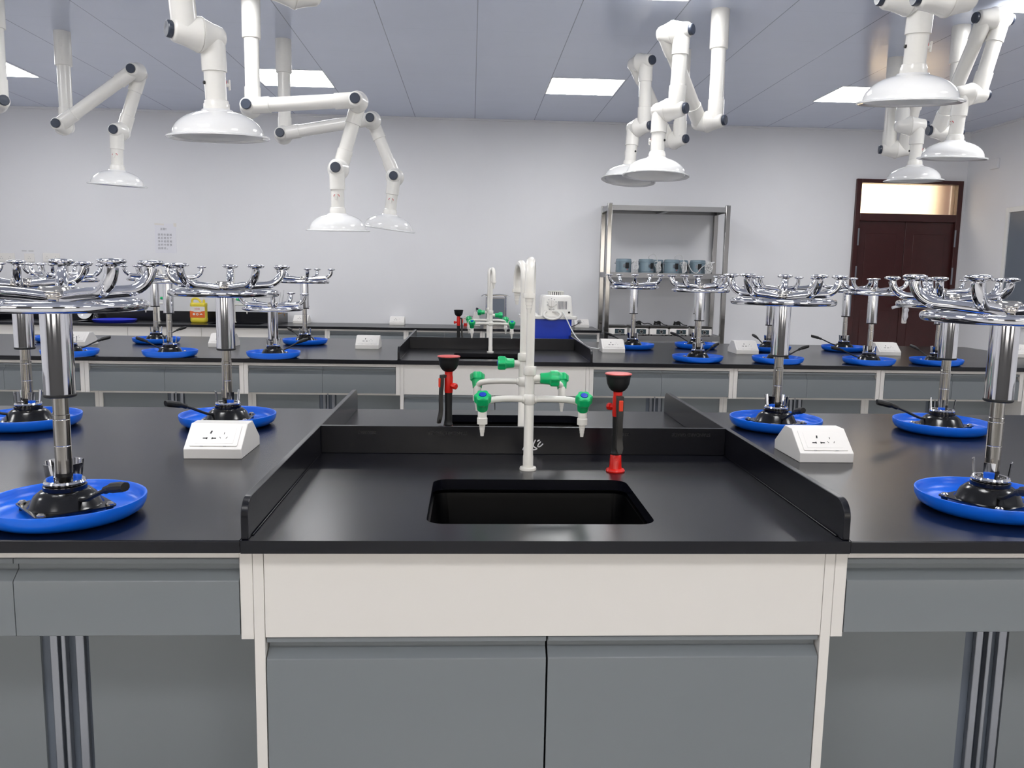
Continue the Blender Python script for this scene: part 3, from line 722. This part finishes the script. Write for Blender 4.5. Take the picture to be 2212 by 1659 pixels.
EA = 'white jointed extraction arm '
make_arm(EA + 'at far left with a small dome hood', (-2.797, 6.0), (-2.794, 5.95, 2.247), (-2.286, 5.95, 2.614), (-2.418, 5.95, 2.217), (0, -1), -1, 1, (radians(3), radians(3)))
make_arm(EA + 'with large cream dome hood, upper left, close up', (-.69, 3.15), (-.655, 3.2, 2.307), (-1.035, 3.2, 2.572), (-1.018, 3.25, 2.156), (-.79, -.61), 1, -1, (radians(-1), radians(3.5)), a1=(-.9, -.4))
make_arm(EA + 'left of centre with level dome hood', (-1.312, 5.17), (-1.314, 5.12, 2.248), (-.685, 5.1, 2.294), (-.801, 5.1, 1.90), (0, -1), -1, 1, (0, radians(3)))
make_arm(EA + 'left of centre with tilted dome hood', (-1.314, 6.03), (-1.314, 5.97, 2.227), (-.701, 5.95, 2.339), (-.542, 5.95, 1.956), (0, -1), -1, 1, (radians(7), radians(3)))
make_arm(EA + 'at left photo edge, only a dark knob and pipe showing', (-2.78, 5.17), (-2.80, 5.16, 2.245), (-3.25, 4.8, 2.56), (-3.22, 4.78, 2.16), (.75, -.66), 1, 1)
make_arm(EA + 'with bright dome hood above the steel rack', (1.462, 5.14), (1.425, 5.104, 2.235), (1.11, 4.744, 2.645), (1.101, 4.764, 2.231), (.771, -.636), 1, -1, (radians(2), radians(-2)))
make_arm(EA + 'whose tilted hood is overlapped by the bright hood', (1.468, 6.02), (1.44, 6.0, 2.265), (1.13, 5.76, 2.73), (1.146, 5.817, 2.318), (.57, -.82), 1, -1, (radians(5), radians(-5)))
make_arm(EA + 'with large dome hood, upper right, close up', (1.55, 2.857), (1.60, 2.857, 2.25), (1.61, 2.95, 2.73), (1.591, 3.1, 2.325), (-1, .0), 1, -1, (radians(-1), radians(7)))
make_arm(EA + 'at right with two raised links and level hood', (3.03, 5.22), (2.98, 5.22, 2.24), (2.96, 4.787, 2.79), (2.88, 4.82, 2.378), (1, .06), 1, -1, (radians(1), radians(5)), knobs=(2, 2, 1))
make_arm(EA + 'at right, its hood overlapping the door top', (3.025, 6.02), (3.06, 5.98, 2.24), (3.02, 5.75, 2.60), (2.95, 5.6, 2.338), (.976, -.21), -1, 1, (radians(-1), radians(2)), knobs=(2, 1, 1))

# ------------------------------------------------------------------ wall counter
ZW, YC0 = .757, 8.14
th = .025
CW = [(-5.55, -4.745, 'left of the long wall sink station'), (-1.915, 1.30, 'between the wall sink station and the steel rack')]
for a, b, s in CW:
    tag(part('wall_worktop', MB().box((a, YC0, ZW - th), (b, YF - .001, ZW)), 'top', bevel=.002), 'black wall counter top ' + s, 'worktop', 'black wall counter tops')
st = thing('wall_sink_station', 'long black wall sink station with back splash behind the left stools', 'sink', (-3.33, YC0, ZW))
L, R = -1.413, 1.413; Dp = YF - .001 - YC0
part('deck', MB().box((L, 0, -th), (R, .10, 0)).box((L, .45, -th), (R, Dp, 0)).box((L, .10, -th), (-.55, .45, 0)).box((-.05, .10, -th), (.74, .45, 0)).box((1.24, .10, -th), (R, .45, 0)), 'top', st)
for x in (-.55, .74):
    part('basin', MB().box((x, .10, -.25), (x + .5, .45, -.24)).box((x, .10, -.24), (x + .008, .45, -th)).box((x + .492, .10, -.24), (x + .5, .45, -th)).box((x + .008, .10, -.24), (x + .492, .108, -th)).box((x + .008, .442, -.24), (x + .492, .45, -th)), 'sink', st)
part('back_splash', MB().box((L + .0135, Dp - .0135, 0), (R - .0135, Dp, .1)), 'top', st, bevel=.001)
pf = [(.02, 0)] + [(.02 + .04 - .04 * cos(radians(a)), .1 - .04 + .04 * sin(radians(a))) for a in range(0, 91, 15)] + [(Dp, .1), (Dp, 0)]
for a in (L, R - .0135): part('side_splash', MB().prism(pf, a, a + .0135, 'X'), 'top', st, bevel=.001)
wc = thing('wall_sink_cabinet', 'plain white cabinet front below the wall sink station', 'cabinet', (-3.33, YC0 + .03, 0))
part('carcass', MB().box((L, .02, 0), (L + .02, Dp - .03, ZW - th - .0005)).box((R - .02, .02, 0), (R, Dp - .03, ZW - th - .0005)).box((L + .02, .02, .08), (R - .02, Dp - .03, .1)), 'white', wc)
n4 = 4; ww = (R - L) / n4
for k in range(n4):
    part('front_panel', MB().box((L + k * ww + .0015, 0, .08), (L + (k + 1) * ww - .0015, .018, ZW - th - .0005)), 'white', wc)
WU = [-1.91, -1.408, -.636, .12, .72, 1.29]
WN = ['narrow drawer unit beside the wall sink station', 'wall counter drawer unit below the lone socket box', 'wall counter drawer unit behind the second bench splash', 'wall counter drawer unit hidden behind the blue pump tank', 'wall counter drawer unit next to the steel rack']
for k in range(5):
    drawer_unit(WU[k] + .0006, WU[k + 1] - .0006, YC0, ZW - th - .0005, 'white framed ' + WN[k], 'wall counter drawer units', 2 if k != 0 else 1)
    c = thing('base_cabinet', 'grey base cabinet under the ' + WN[k], 'cabinet', ((WU[k] + WU[k + 1]) / 2, YC0 + .05, 0), 'wall counter base cabinets')
    hw = (WU[k + 1] - WU[k]) / 2 - .001
    part('carcass', MB().box((-hw, .0, .0), (hw, .52, .545)), 'white', c)
    part('door', MB().box((-hw + .02, -.018, .09), (-.0015, -.0005, .54)), 'grey', c); part('door', MB().box((.0015, -.018, .09), (hw - .02, -.0005, .54)), 'grey', c)

# ------------------------------------------------------------------ things on the wall counter
j = thing('detergent_jug', 'yellow plastic jug with orange and white label on the wall counter', 'jug', (-2.735, 8.46, ZW))
W2 = .079
body = MB()
lv = [(0, .80), (.006, .93), (.02, 1.0), (.045, 1.0), (.05, .97), (.165, .965), (.17, 1.0), (.196, .98), (.20, .93)]
lp = [[(x, y, z) for x, y in rrect(-W2 * s, -.05 * s, W2 * s, .05 * s, .03 * s, 5)] for z, s in lv]
vs_ = [q for l in lp for q in l]; n = len(lp[0]); fs = [tuple(range(n)), tuple((len(lp) - 1) * n + i for i in range(n))]
for a in range(len(lp) - 1):
    for i in range(n): fs.append((a * n + i, a * n + (i + 1) % n, (a + 1) * n + (i + 1) % n, (a + 1) * n + i))
body.add(vs_, fs); part('body', body, 'yellow', j, ang=40)
part('jug_handle', MB().tube(smooth([(-.062, 0, .195), (-.064, 0, .222), (-.052, 0, .240), (-.020, 0, .242), (0, 0, .232), (.022, 0, .205)], 5), .011, n=12), 'yellow', j)
part('spout', MB().cyl(.013, .195, .225, T(.052, 0, 0), 16).cyl(.009, .225, .232, T(.052, 0, 0), 16), 'yellow', j)
part('pump_tip', MB().cyl(.004, .232, .25, T(.052, 0, 0), 10).box((.046, -.004, .248), (.058, .004, .254)), 'label', j)
lb = part('paper_label', MB().prism(rrect(-.0735, .053, .0735, .163, .002, 3), -.0505, -.0487, 'Y'), 'label', j)
part('orange_band', MB().prism([(-.0735, .053), (.0735, .053), (.0735, .122)] + [(.0735 - .147 * i / 8, .122 - .010 * sin(pi * i / 8)) for i in range(1, 8)] + [(-.0735, .122)], -.0509, -.0504, 'Y'), 'orange', lb)
text('brand_lettering', '101B', .026, T(-.003, -.0507, .139) @ FACE, 'labelred', lb)
ic = MB().lathe([(0, 0), (.0115, 0), (.0115, .0006), (0, .0006)], T(-.034, -.0508, .088) @ FACE, 20).lathe([(.005, 0), (.012, 0), (.012, .0006), (.005, .0006), (.005, 0)], T(-.001, -.0508, .087) @ FACE, 20)
ic.prism([(.020, .083), (.052, .083), (.037, .096)], -.0514, -.0508, 'Y'); ic.box((-.036, -.0514, .108), (.034, -.0508, .113))
part('label_icons', ic, 'label', lb)

bw = thing('enamel_bowl', 'round white bowl leaning on the black back splash of the wall sink', 'bowl', (-3.96, 8.715, ZW + .075))
bm_ = T(0, -.02, 0) @ frame((0, 0, 0), (0, -1, .3))
part('bowl_body', MB().lathe([(0, -.012), (.04, -.01), (.062, .0), (.072, .016), (.075, .018), (.070, .018), (.060, .006), (.038, -.004), (0, -.006)], bm_, 32), 'hood', bw)
part('bowl_marking', MB().box((-.03, -.001, -.0038), (.03, .001, -.0025), bm_ @ T(0, .01, 0)).box((-.012, -.001, -.0038), (.012, .001, -.0025), bm_ @ T(0, -.008, 0)), 'grey_mark', bw)
fl = thing('glass_flask', 'small clear glass flask beside the white bowl on the wall counter', 'flask', (-3.84, 8.66, ZW))
M['clear'] = glass('clear_glass', (1, 1, 1, 1), .02)
part('flask_body', MB().lathe([(0, 0), (.03, 0), (.034, .006), (.026, .04), (.011, .085), (.0105, .12), (.014, .123), (.0095, .123), (.009, .085), (.024, .04), (.031, .008), (0, .003)], n=28), 'clear', fl)
part('stopper', MB().cyl(.0088, .105, .128, n=14), 'clear', fl)
bs = thing('wash_basin', 'shallow blue plastic basin lying across the wall sink', 'basin', (-3.55, 8.415, ZW))
part('basin_shell', MB().lathe([(0, .0005), (.185, .0005), (.197, .01), (.205, .024), (.207, .026), (.204, .027), (.193, .012), (.182, .005), (0, .005)], n=48), 'basinblue', bs)
for k, (x, y, an, ln) in enumerate(((-2.03, 8.60, -6, .26), (-2.0, 8.62, 14, .22), (-1.985, 8.58, 22, .20), (-1.965, 8.63, 12, .24), (-1.955, 8.6, 28, .2))):
    b = thing('tube_brush', 'wire-handled test tube brush with tan bristles by the grey side splash', 'brush', (x, y, ZW), 'test tube brushes by the wall sink')
    d = Vector((sin(radians(an)) * .6, 0, 1)).normalized()
    part('wire_handle', MB().tube([d * .10, d * .10 + d * ln], .0012, n=6), 'wire', b)
    part('bristles', MB().lathe([(0, 0), (.016, .004), (.019, .05), (.016, .10), (0, .105)], frame((0, 0, 0), d), 14, 7, [0, .1, .15, .1, 0]), 'tan', b)

jr = thing('reagent_jar', 'small white jar with red bottom band on the wall counter', 'jar', (-.042, 8.5, ZW))
part('jar_body', MB().lathe([(0, 0), (.027, 0), (.029, .004), (.029, .078), (.024, .085), (0, .085)], n=28), 'label', jr)
part('screw_lid', MB().cyl(.026, .0855, .107, n=28, b=.002), 'socket', jr)
part('red_band', MB().lathe([(.0293, .002), (.0293, .032), (.0289, .032)], n=28).lathe([(.0293, .079), (.0293, .083), (.0285, .083)], n=28), 'red', jr)
dv = thing('bench_gauge', 'small white bench instrument with dark knob beside the white jar', 'instrument', (.055, 8.55, ZW))
part('instrument_body', MB().prism([(-.04, 0), (.045, 0), (.04, .08), (.02, .15), (-.015, .15), (-.035, .08)], -.04, .04, 'Y'), 'socket', dv, bevel=.004)
part('top_knob', MB().lathe([(0, 0), (.010, .002), (.014, .012), (.012, .022), (0, .025)], T(.005, 0, .168) @ Matrix.Rotation(.5, 4, 'Y'), 18).cyl(.0025, .148, .172, T(.003, 0, 0), 8), 'knob', dv)
part('side_tap', MB().tube([(-.035, 0, .1), (-.07, 0, .105), (-.07, 0, .085)], .004, n=8), 'alu', dv)
sb = thing('steel_rack_box', 'stainless box stand with grey front panel and curled sheets on top', 'stand', (.258, 8.5, ZW))
part('case', MB().box((-.085, -.09, .02), (.085, .09, .30)), 'steel', sb, bevel=.003)
part('front_panel', MB().box((-.055, -.098, .07), (.083, -.0905, .29)), 'board', sb)
part('corner_post', MB().tube(smooth([(-.1, -.1, 0), (-.1, -.1, .27), (-.097, -.1, .31), (-.085, -.09, .318)], 5), .0075, n=12), 'chrome', sb)
part('corner_post', MB().tube(smooth([(.1, -.1, 0), (.1, -.1, .27), (.097, -.1, .31), (.085, -.09, .318)], 5), .0075, n=12), 'chrome', sb)
part('corner_post', MB().tube([(-.1, .1, 0), (-.1, .1, .31)], .0075, n=12), 'chrome', sb); part('corner_post', MB().tube([(.1, .1, 0), (.1, .1, .31)], .0075, n=12), 'chrome', sb)
part('base_tray', MB().box((-.125, -.13, 0), (.125, .12, .012)).box((-.125, -.13, .012), (.125, -.122, .05)), 'steel', sb)
part('top_plate', MB().box((-.11, -.11, .3185), (.11, .11, .326)), 'steel', sb)
v = []; f = []
for i in range(13):
    x = -.15 + .3 * i / 12
    z = .329 - .9 * max(0, abs(x) - .09) ** 2 * 6 + (.004 * sin(x * 40))
    for y in (-.115, 0, .11): v.append((x, y, z)); 
for i in range(12):
    for k in range(2): f.append((i * 3 + k, i * 3 + k + 1, i * 3 + 4 + k, i * 3 + 3 + k))
n0 = len(v); v2 = v + [(p[0], p[1], p[2] + .0025) for p in v]; f2 = f + [tuple(q + n0 for q in r_) for r_ in f]
part('curled_sheet', MB().add(v2, f2), 'alu', sb)
part('sticker', MB().box((-.083, -.0915, .23), (-.06, -.0903, .285)), 'warm', sb)

# ------------------------------------------------------------------ vacuum pump on the second bench
pu = thing('vacuum_pump', 'white water pump unit on a royal blue tank behind the second bench sink', 'pump', (.55, 5.77, .8))
def box_loft(rows, mb=None):
    lp = [[(x, y, z) for x, y in rrect(x0, y0, x1, y1, r, 5)] for z, x0, x1, y0, y1, r in rows]
    vs_ = [q for l in lp for q in l]; n = len(lp[0]); fs = [tuple(range(n)), tuple((len(lp) - 1) * n + i for i in range(n))]
    for a in range(len(lp) - 1):
        for i in range(n): fs.append((a * n + i, a * n + (i + 1) % n, (a + 1) * n + (i + 1) % n, (a + 1) * n + i))
    return (mb or MB()).add(vs_, fs)
part('tank', box_loft([(0, -.175, .155, 0, .27, .02), (.003, -.178, .158, -.003, .273, .02), (.187, -.172, .163, -.006, .276, .02)]), 'tank', pu, ang=40)
part('lid_tray', box_loft([(.1875, -.196, .196, -.012, .285, .02), (.190, -.2, .2, -.015, .288, .02), (.208, -.2, .2, -.015, .288, .02), (.210, -.196, .196, -.012, .285, .02)]), 'pvc', pu, ang=40)
part('lid_rise', box_loft([(.2102, -.19, -.07, 0, .27, .02), (.232, -.185, -.09, .01, .26, .02), (.236, -.17, -.1, .02, .25, .02)]), 'pvc', pu, ang=40)
hs = part('housing', box_loft([(.2102, -.058, .172, .012, .25, .02), (.34, -.048, .160, .018, .24, .025), (.350, -.043, .155, .022, .235, .025), (.355, -.032, .144, .032, .225, .02)]), 'pvc', pu, ang=40)
def onh(x, z, y=0.0): return (x, .0115 + (z - .21) * .046 - .0005 + y, z)
part('dial', MB().lathe([(0, 0), (.026, 0), (.025, .008), (0, .008)], frame(onh(.018, .298), (0, -1, .05)), 30).box((-.003, -.024, .008), (.003, .024, .014), frame(onh(.018, .298), (0, -1, .05))), 'socket', hs, bevel=.001)
tk = MB()
for a in range(-110, 111, 36):
    r_ = .033; x = .018 + r_ * sin(radians(a)); z = .298 + r_ * cos(radians(a)); p = onh(x, z)
    tk.box((x - .002, p[1] - .0008, z - .003), (x + .002, p[1] + .003, z + .003))
part('dial_marks', tk, 'ink', hs)
text('dial_caption', '循环水泵', .0105, T(.018, onh(0, .256)[1] - .0008, .256) @ FACE, 'ink', hs)
vsl = MB()
for i in range(7): vsl.box((.062 + .0098 * i, onh(0, .262)[1] - .0006, .258), (.0665 + .0098 * i, onh(0, .31)[1] + .002, .314))
part('vent_slots', vsl, 'ink', hs)
part('port_plug', MB().cyl(.0075, 0, .004, frame(onh(.142, .236), (0, -1, .05)), 16), 'rubber', hs)
gr = MB().lathe([(0, .378), (.055, .378), (.058, .380), (.058, .383), (0, .385)], T(.056, .12, 0), 30)
for i in range(22):
    a = 2 * pi * i / 22; gr.box((.050, -.0035, .3552), (.056, .0035, .378), T(.056, .12, 0) @ RZ(a))
part('cooling_cap', gr, 'pvc', hs); part('motor_core', MB().cyl(.044, .3552, .378, T(.056, .12, 0), 24), 'ink', hs)
part('loop_hose', MB().tube(smooth([(-.018, .018, .243), (-.032, -.01, .236), (-.040, -.03, .215), (-.018, -.036, .196), (.02, -.037, .190), (.06, -.036, .199), (.078, -.028, .222), (.062, -.012, .240), (.024, .016, .243)], 6), .0085, n=12), 'pvc', pu)
part('power_cord', MB().tube(smooth([(.095, .015, .240), (.105, -.02, .222), (.128, -.05, .175), (.155, -.09, .115), (.19, -.16, .06), (.24, -.26, .022), (.285, -.32, .014), (.305, -.352, .016), (.325, -.365, .03)], 6), .0042, n=10), 'cord', pu)
gd = tag(part('grey_plug', MB().lathe([(0, 0), (.018, .002), (.021, .02), (.012, .04), (0, .042)], frame((1.135, 8.586, ZW + .058), (0, -1, .2)), 18), 'grey_mark'), 'grey mains plug pushed into the wall counter socket box near the rack', 'plug')
part('plug_lead', MB().tube(smooth([(1.135, 8.548, ZW + .062), (1.10, 8.53, ZW + .03), (1.02, 8.54, ZW + .006), (.92, 8.56, ZW + .005)], 6), .004, n=8), 'bcord', gd)

# ------------------------------------------------------------------ steel rack with mantles and hotplates
rk = thing('steel_shelving', 'tall stainless steel shelving rack against the back wall', 'rack', (1.97, 8.51, 0))
X0, X1, Y0, Y1 = -.615, .625, -.215, .235
for x in (X0, X1 - .045):
    for y in (Y0, Y1 - .045):
        part('post', MB().box((x, y, 0), (x + .045, y + .045, 2.02)), 'steel', rk, bevel=.004)
for nm, z in (('top_shelf', 2.0), ('middle_shelf', 1.335), ('lower_shelf', .70), ('bottom_shelf', .18)):
    part(nm, MB().box((X0 + .002, Y0 + .004, z - .05), (X1 - .002, Y0 + .02, z)).box((X0 + .002, Y1 - .02, z - .05), (X1 - .002, Y1 - .004, z)).box((X0 + .004, Y0 + .02, z - .05), (X0 + .02, Y1 - .02, z)).box((X1 - .02, Y0 + .02, z - .05), (X1 - .004, Y1 - .02, z))
         .box((X0 + .02, Y0 + .02, z - .014), (X1 - .02, Y1 - .02, z - .004)).box((-.03, Y0 + .02, z - .05), (.03, Y1 - .02, z - .014)), 'shelf', rk)

def make_mantle(label, loc, rz, seed, behind=False):
    rnd = random.Random(seed)
    t = thing('heating_mantle', label, 'heating mantle', loc, 'round heating mantles on the rack', rz)
    part('pot', MB().lathe([(0, 0), (.076, 0), (.079, .003), (.079, .016), (.0815, .018), (.0815, .021), (.079, .023), (.079, .112), (.0815, .114), (.0815, .118), (.079, .120), (.077, .139), (.070, .143), (.055, .140), (.045, .12), (0, .085)], n=44), 'mantle', t)
    pa = radians(-72)
    m = RZ(pa) @ T(.079, 0, 0)
    cp = part('control_panel', MB().box((-.004, -.019, .046), (.004, .019, .104), m), 'dark', t, bevel=.001)
    part('rating_label', MB().box((-.004, -.042, .058), (.0005, -.020, .092), RZ(pa) @ T(.0765, 0, 0)), 'alu', t)
    part('power_lamp', MB().cyl(.0035, 0, .004, frame((.0788 * cos(pa), .0788 * sin(pa), .034), (cos(pa), sin(pa), 0)), 12), 'redorange', t)
    part('side_knob', MB().cyl(.006, 0, .012, frame((-.079, 0, .098), (-1, 0, 0)), 12), 'alu', t)
    for q in range(2 if seed in (0, 4, 5) else 4):
        pts = [(.078, .0, .09 + .01 * q)]
        for i in range(11):
            a = i * (1.7 + .25 * q) + 2 * rnd.random() + q
            pts.append((.115 + (.022 + .012 * (seed == 3)) * cos(a), -.055 - (.03 if seed == 3 and q > 1 else 0) + .018 * sin(a * 1.3), .066 + .056 * sin(a)))
        pts.append((.10, -.06, .008))
        part('mains_cord', MB().tube(smooth(pts, 6), .0034, n=7), 'cord', t)
    if seed == 3:
        part('mains_cord', MB().tube(smooth([(-.09, -.07, .10), (-.05, -.098, .03), (0, -.10, .012), (.03, -.10, .05), (.07, -.09, .085), (.10, -.08, .06), (.12, -.07, .008)], 6), .0034, n=7), 'cord', t)
        part('mains_plug', MB().lathe([(0, 0), (.012, .004), (.012, .03), (.006, .05), (0, .052)], frame((.125, -.03, .105), (.9, -.2, .35)), 12), 'cord', t)
    return t
for k, (x, y, rz, lab) in enumerate(((1.557, 8.44, 0, 'blue-grey heating mantle, first from the left on the rack middle shelf'), (1.79, 8.44, .35, 'blue-grey heating mantle, second from the left on the rack middle shelf'),
                                     (2.055, 8.44, .15, 'blue-grey heating mantle, third from the left on the rack middle shelf'), (2.33, 8.46, -.3, 'blue-grey heating mantle at the right end of the rack middle shelf, under white cords'),
                                     (2.19, 8.62, .8, 'blue-grey heating mantle behind and between the two right front mantles'), (1.93, 8.62, .2, 'blue-grey heating mantle behind and between the second and third front mantles'))):
    mn = make_mantle(lab, (x, y, 1.331), rz, k)
    if k in (1, 2):
        part('raised_cord', MB().tube(smooth([(.05, .02, .14), (.03, .0, .17), (.06, -.01, .195), (.10, 0, .19), (.125, 0, .15), (.13, -.02, .10)], 6), .0032, n=7), 'cord', mn)
for k, (x, lab, cord) in enumerate(((1.50, 'white hotplate at the left end of the rack lower shelf', 0), (1.722, 'white hotplate, second from left on the rack lower shelf, trailing black flex', 2),
                                    (1.928, 'white hotplate in the middle of the rack lower shelf with a coiled flex on top', 1), (2.134, 'white hotplate, second from right on the rack lower shelf, with a bundled flex', 1),
                                    (2.375, 'white hotplate at the right end of the rack lower shelf', 0))):
    t = thing('hotplate', lab, 'hotplate', (x, 8.42, .696), 'white hotplates on the rack')
    part('body', box_loft([(.016, -.098, .098, -.1, .1, .012), (.072, -.098, .098, -.1, .1, .012), (.082, -.085, .085, -.085, .085, .01)]), 'socket', t, ang=40)
    part('heating_plate', box_loft([(.086, -.1, .1, -.098, .098, .008), (.098, -.1, .1, -.098, .098, .008), (.10, -.095, .095, -.093, .093, .008)]), 'lever', t, ang=40)
    part('plate_collar', MB().box((-.085, -.085, .0825), (.085, .085, .0858)), 'dark', t)
    p = part('control_panel', MB().box((-.03, -.1035, .022), (.068, -.0998, .068)), 'ctrl', t)
    part('dial', MB().lathe([(0, 0), (.017, 0), (.0165, .003), (0, .003)], frame((.02, -.1035, .045), (0, -1, 0)), 24).lathe([(.010, .003), (.009, .012), (0, .012)], frame((.02, -.1035, .045), (0, -1, 0)), 20), 'dark', p)
    part('dial_scale', MB().lathe([(.0145, .0034), (.0165, .0034), (.0165, .0038), (.0145, .0038), (.0145, .0034)], frame((.02, -.1035, .045), (0, -1, 0)), 24), 'label', p)
    for sx in (-.075, .075):
        for sy in (-.075, .075): part('foot', MB().cyl(.009, 0, .016, T(sx, sy, 0), 12), 'rubber', t)
    if cord:
        pts = []
        for i in range(22):
            a = i * 1.15; pts.append((.0 + .038 * cos(a) * (1 - .012 * i), .01 + .022 * sin(a), .1065 + .0016 * i + .006 * (i % 2)))
        pts += [(.06, -.02, .115), (.095, -.04, .108)] if cord == 1 else [(.06, -.02, .12), (.10, -.03, .125), (.14, -.03, .112)]
        part('flex', MB().tube(smooth(pts, 4), .0045, n=8), 'bcord', t)

# ------------------------------------------------------------------ things on the back wall
nt_ = thing('paper_notice', 'white paper notice with grey Chinese text taped to the back wall', 'notice', (-3.145, YF - .001, 1.60))
part('sheet', MB().box((-.107, -.0015, -.148), (.107, 0, .148)), 'paper', nt_)
part('tape', MB().box((-.115, -.0022, .13), (-.02, -.0016, .146), Matrix.Rotation(.06, 4, 'Y')).box((.085, -.0022, .12), (.115, -.0016, .155)), 'label', nt_)
text('notice_heading', '注意!!', .026, T(-.018, -.0019, .093) @ FACE, 'ink', nt_)
for k, s in enumerate(('请用完量器', '具后清洗干', '净并按照相', '应的分类放', '回原处。')):
    text('notice_line', s, .0245, T(-.078, -.0019, .036 - .0345 * k) @ FACE, 'ink', nt_, 'LEFT', sp=1.42)
for x0, x1, z0, z1, lab in ((-4.84, -4.665, 1.33, 1.42, 'double white wall outlet above the wall sink at the photo left edge'), (-4.568, -4.468, 1.335, 1.42, 'single white wall outlet between two others, above the wall sink'),
                            (-4.383, -4.213, 1.34, 1.427, 'double white wall outlet behind the tilted stool foot')):
    t = thing('wall_outlet', lab, 'wall outlet', ((x0 + x1) / 2, YF - .001, (z0 + z1) / 2), 'white outlets on the back wall')
    hw, hh = (x1 - x0) / 2, (z1 - z0) / 2
    part('cover_plate', MB().prism(rrect(-hw, -hh, hw, hh, .006, 4), -.009, 0, 'Y'), 'socket', t, bevel=.002)
    sl = MB(); xs_ = (0,) if hw < .06 else (-.042, .042)
    for cx in xs_:
        for dx_, dz_ in ((-.01, -.008), (.01, -.008), (0, .01)): sl.box((cx + dx_ - .0025, -.0098, dz_ - .004), (cx + dx_ + .0025, -.0088, dz_ + .004))
    part('outlet_slots', sl, 'grey_mark', t)
tag(part('wall_sticker', MB().box((-4.592, YF - .003, 1.443), (-4.545, YF - .001, 1.449)).box((-4.525, YF - .003, 1.443), (-4.475, YF - .001, 1.449)), 'grey_mark'), 'thin grey sticker strip above the single wall outlet', 'sticker')
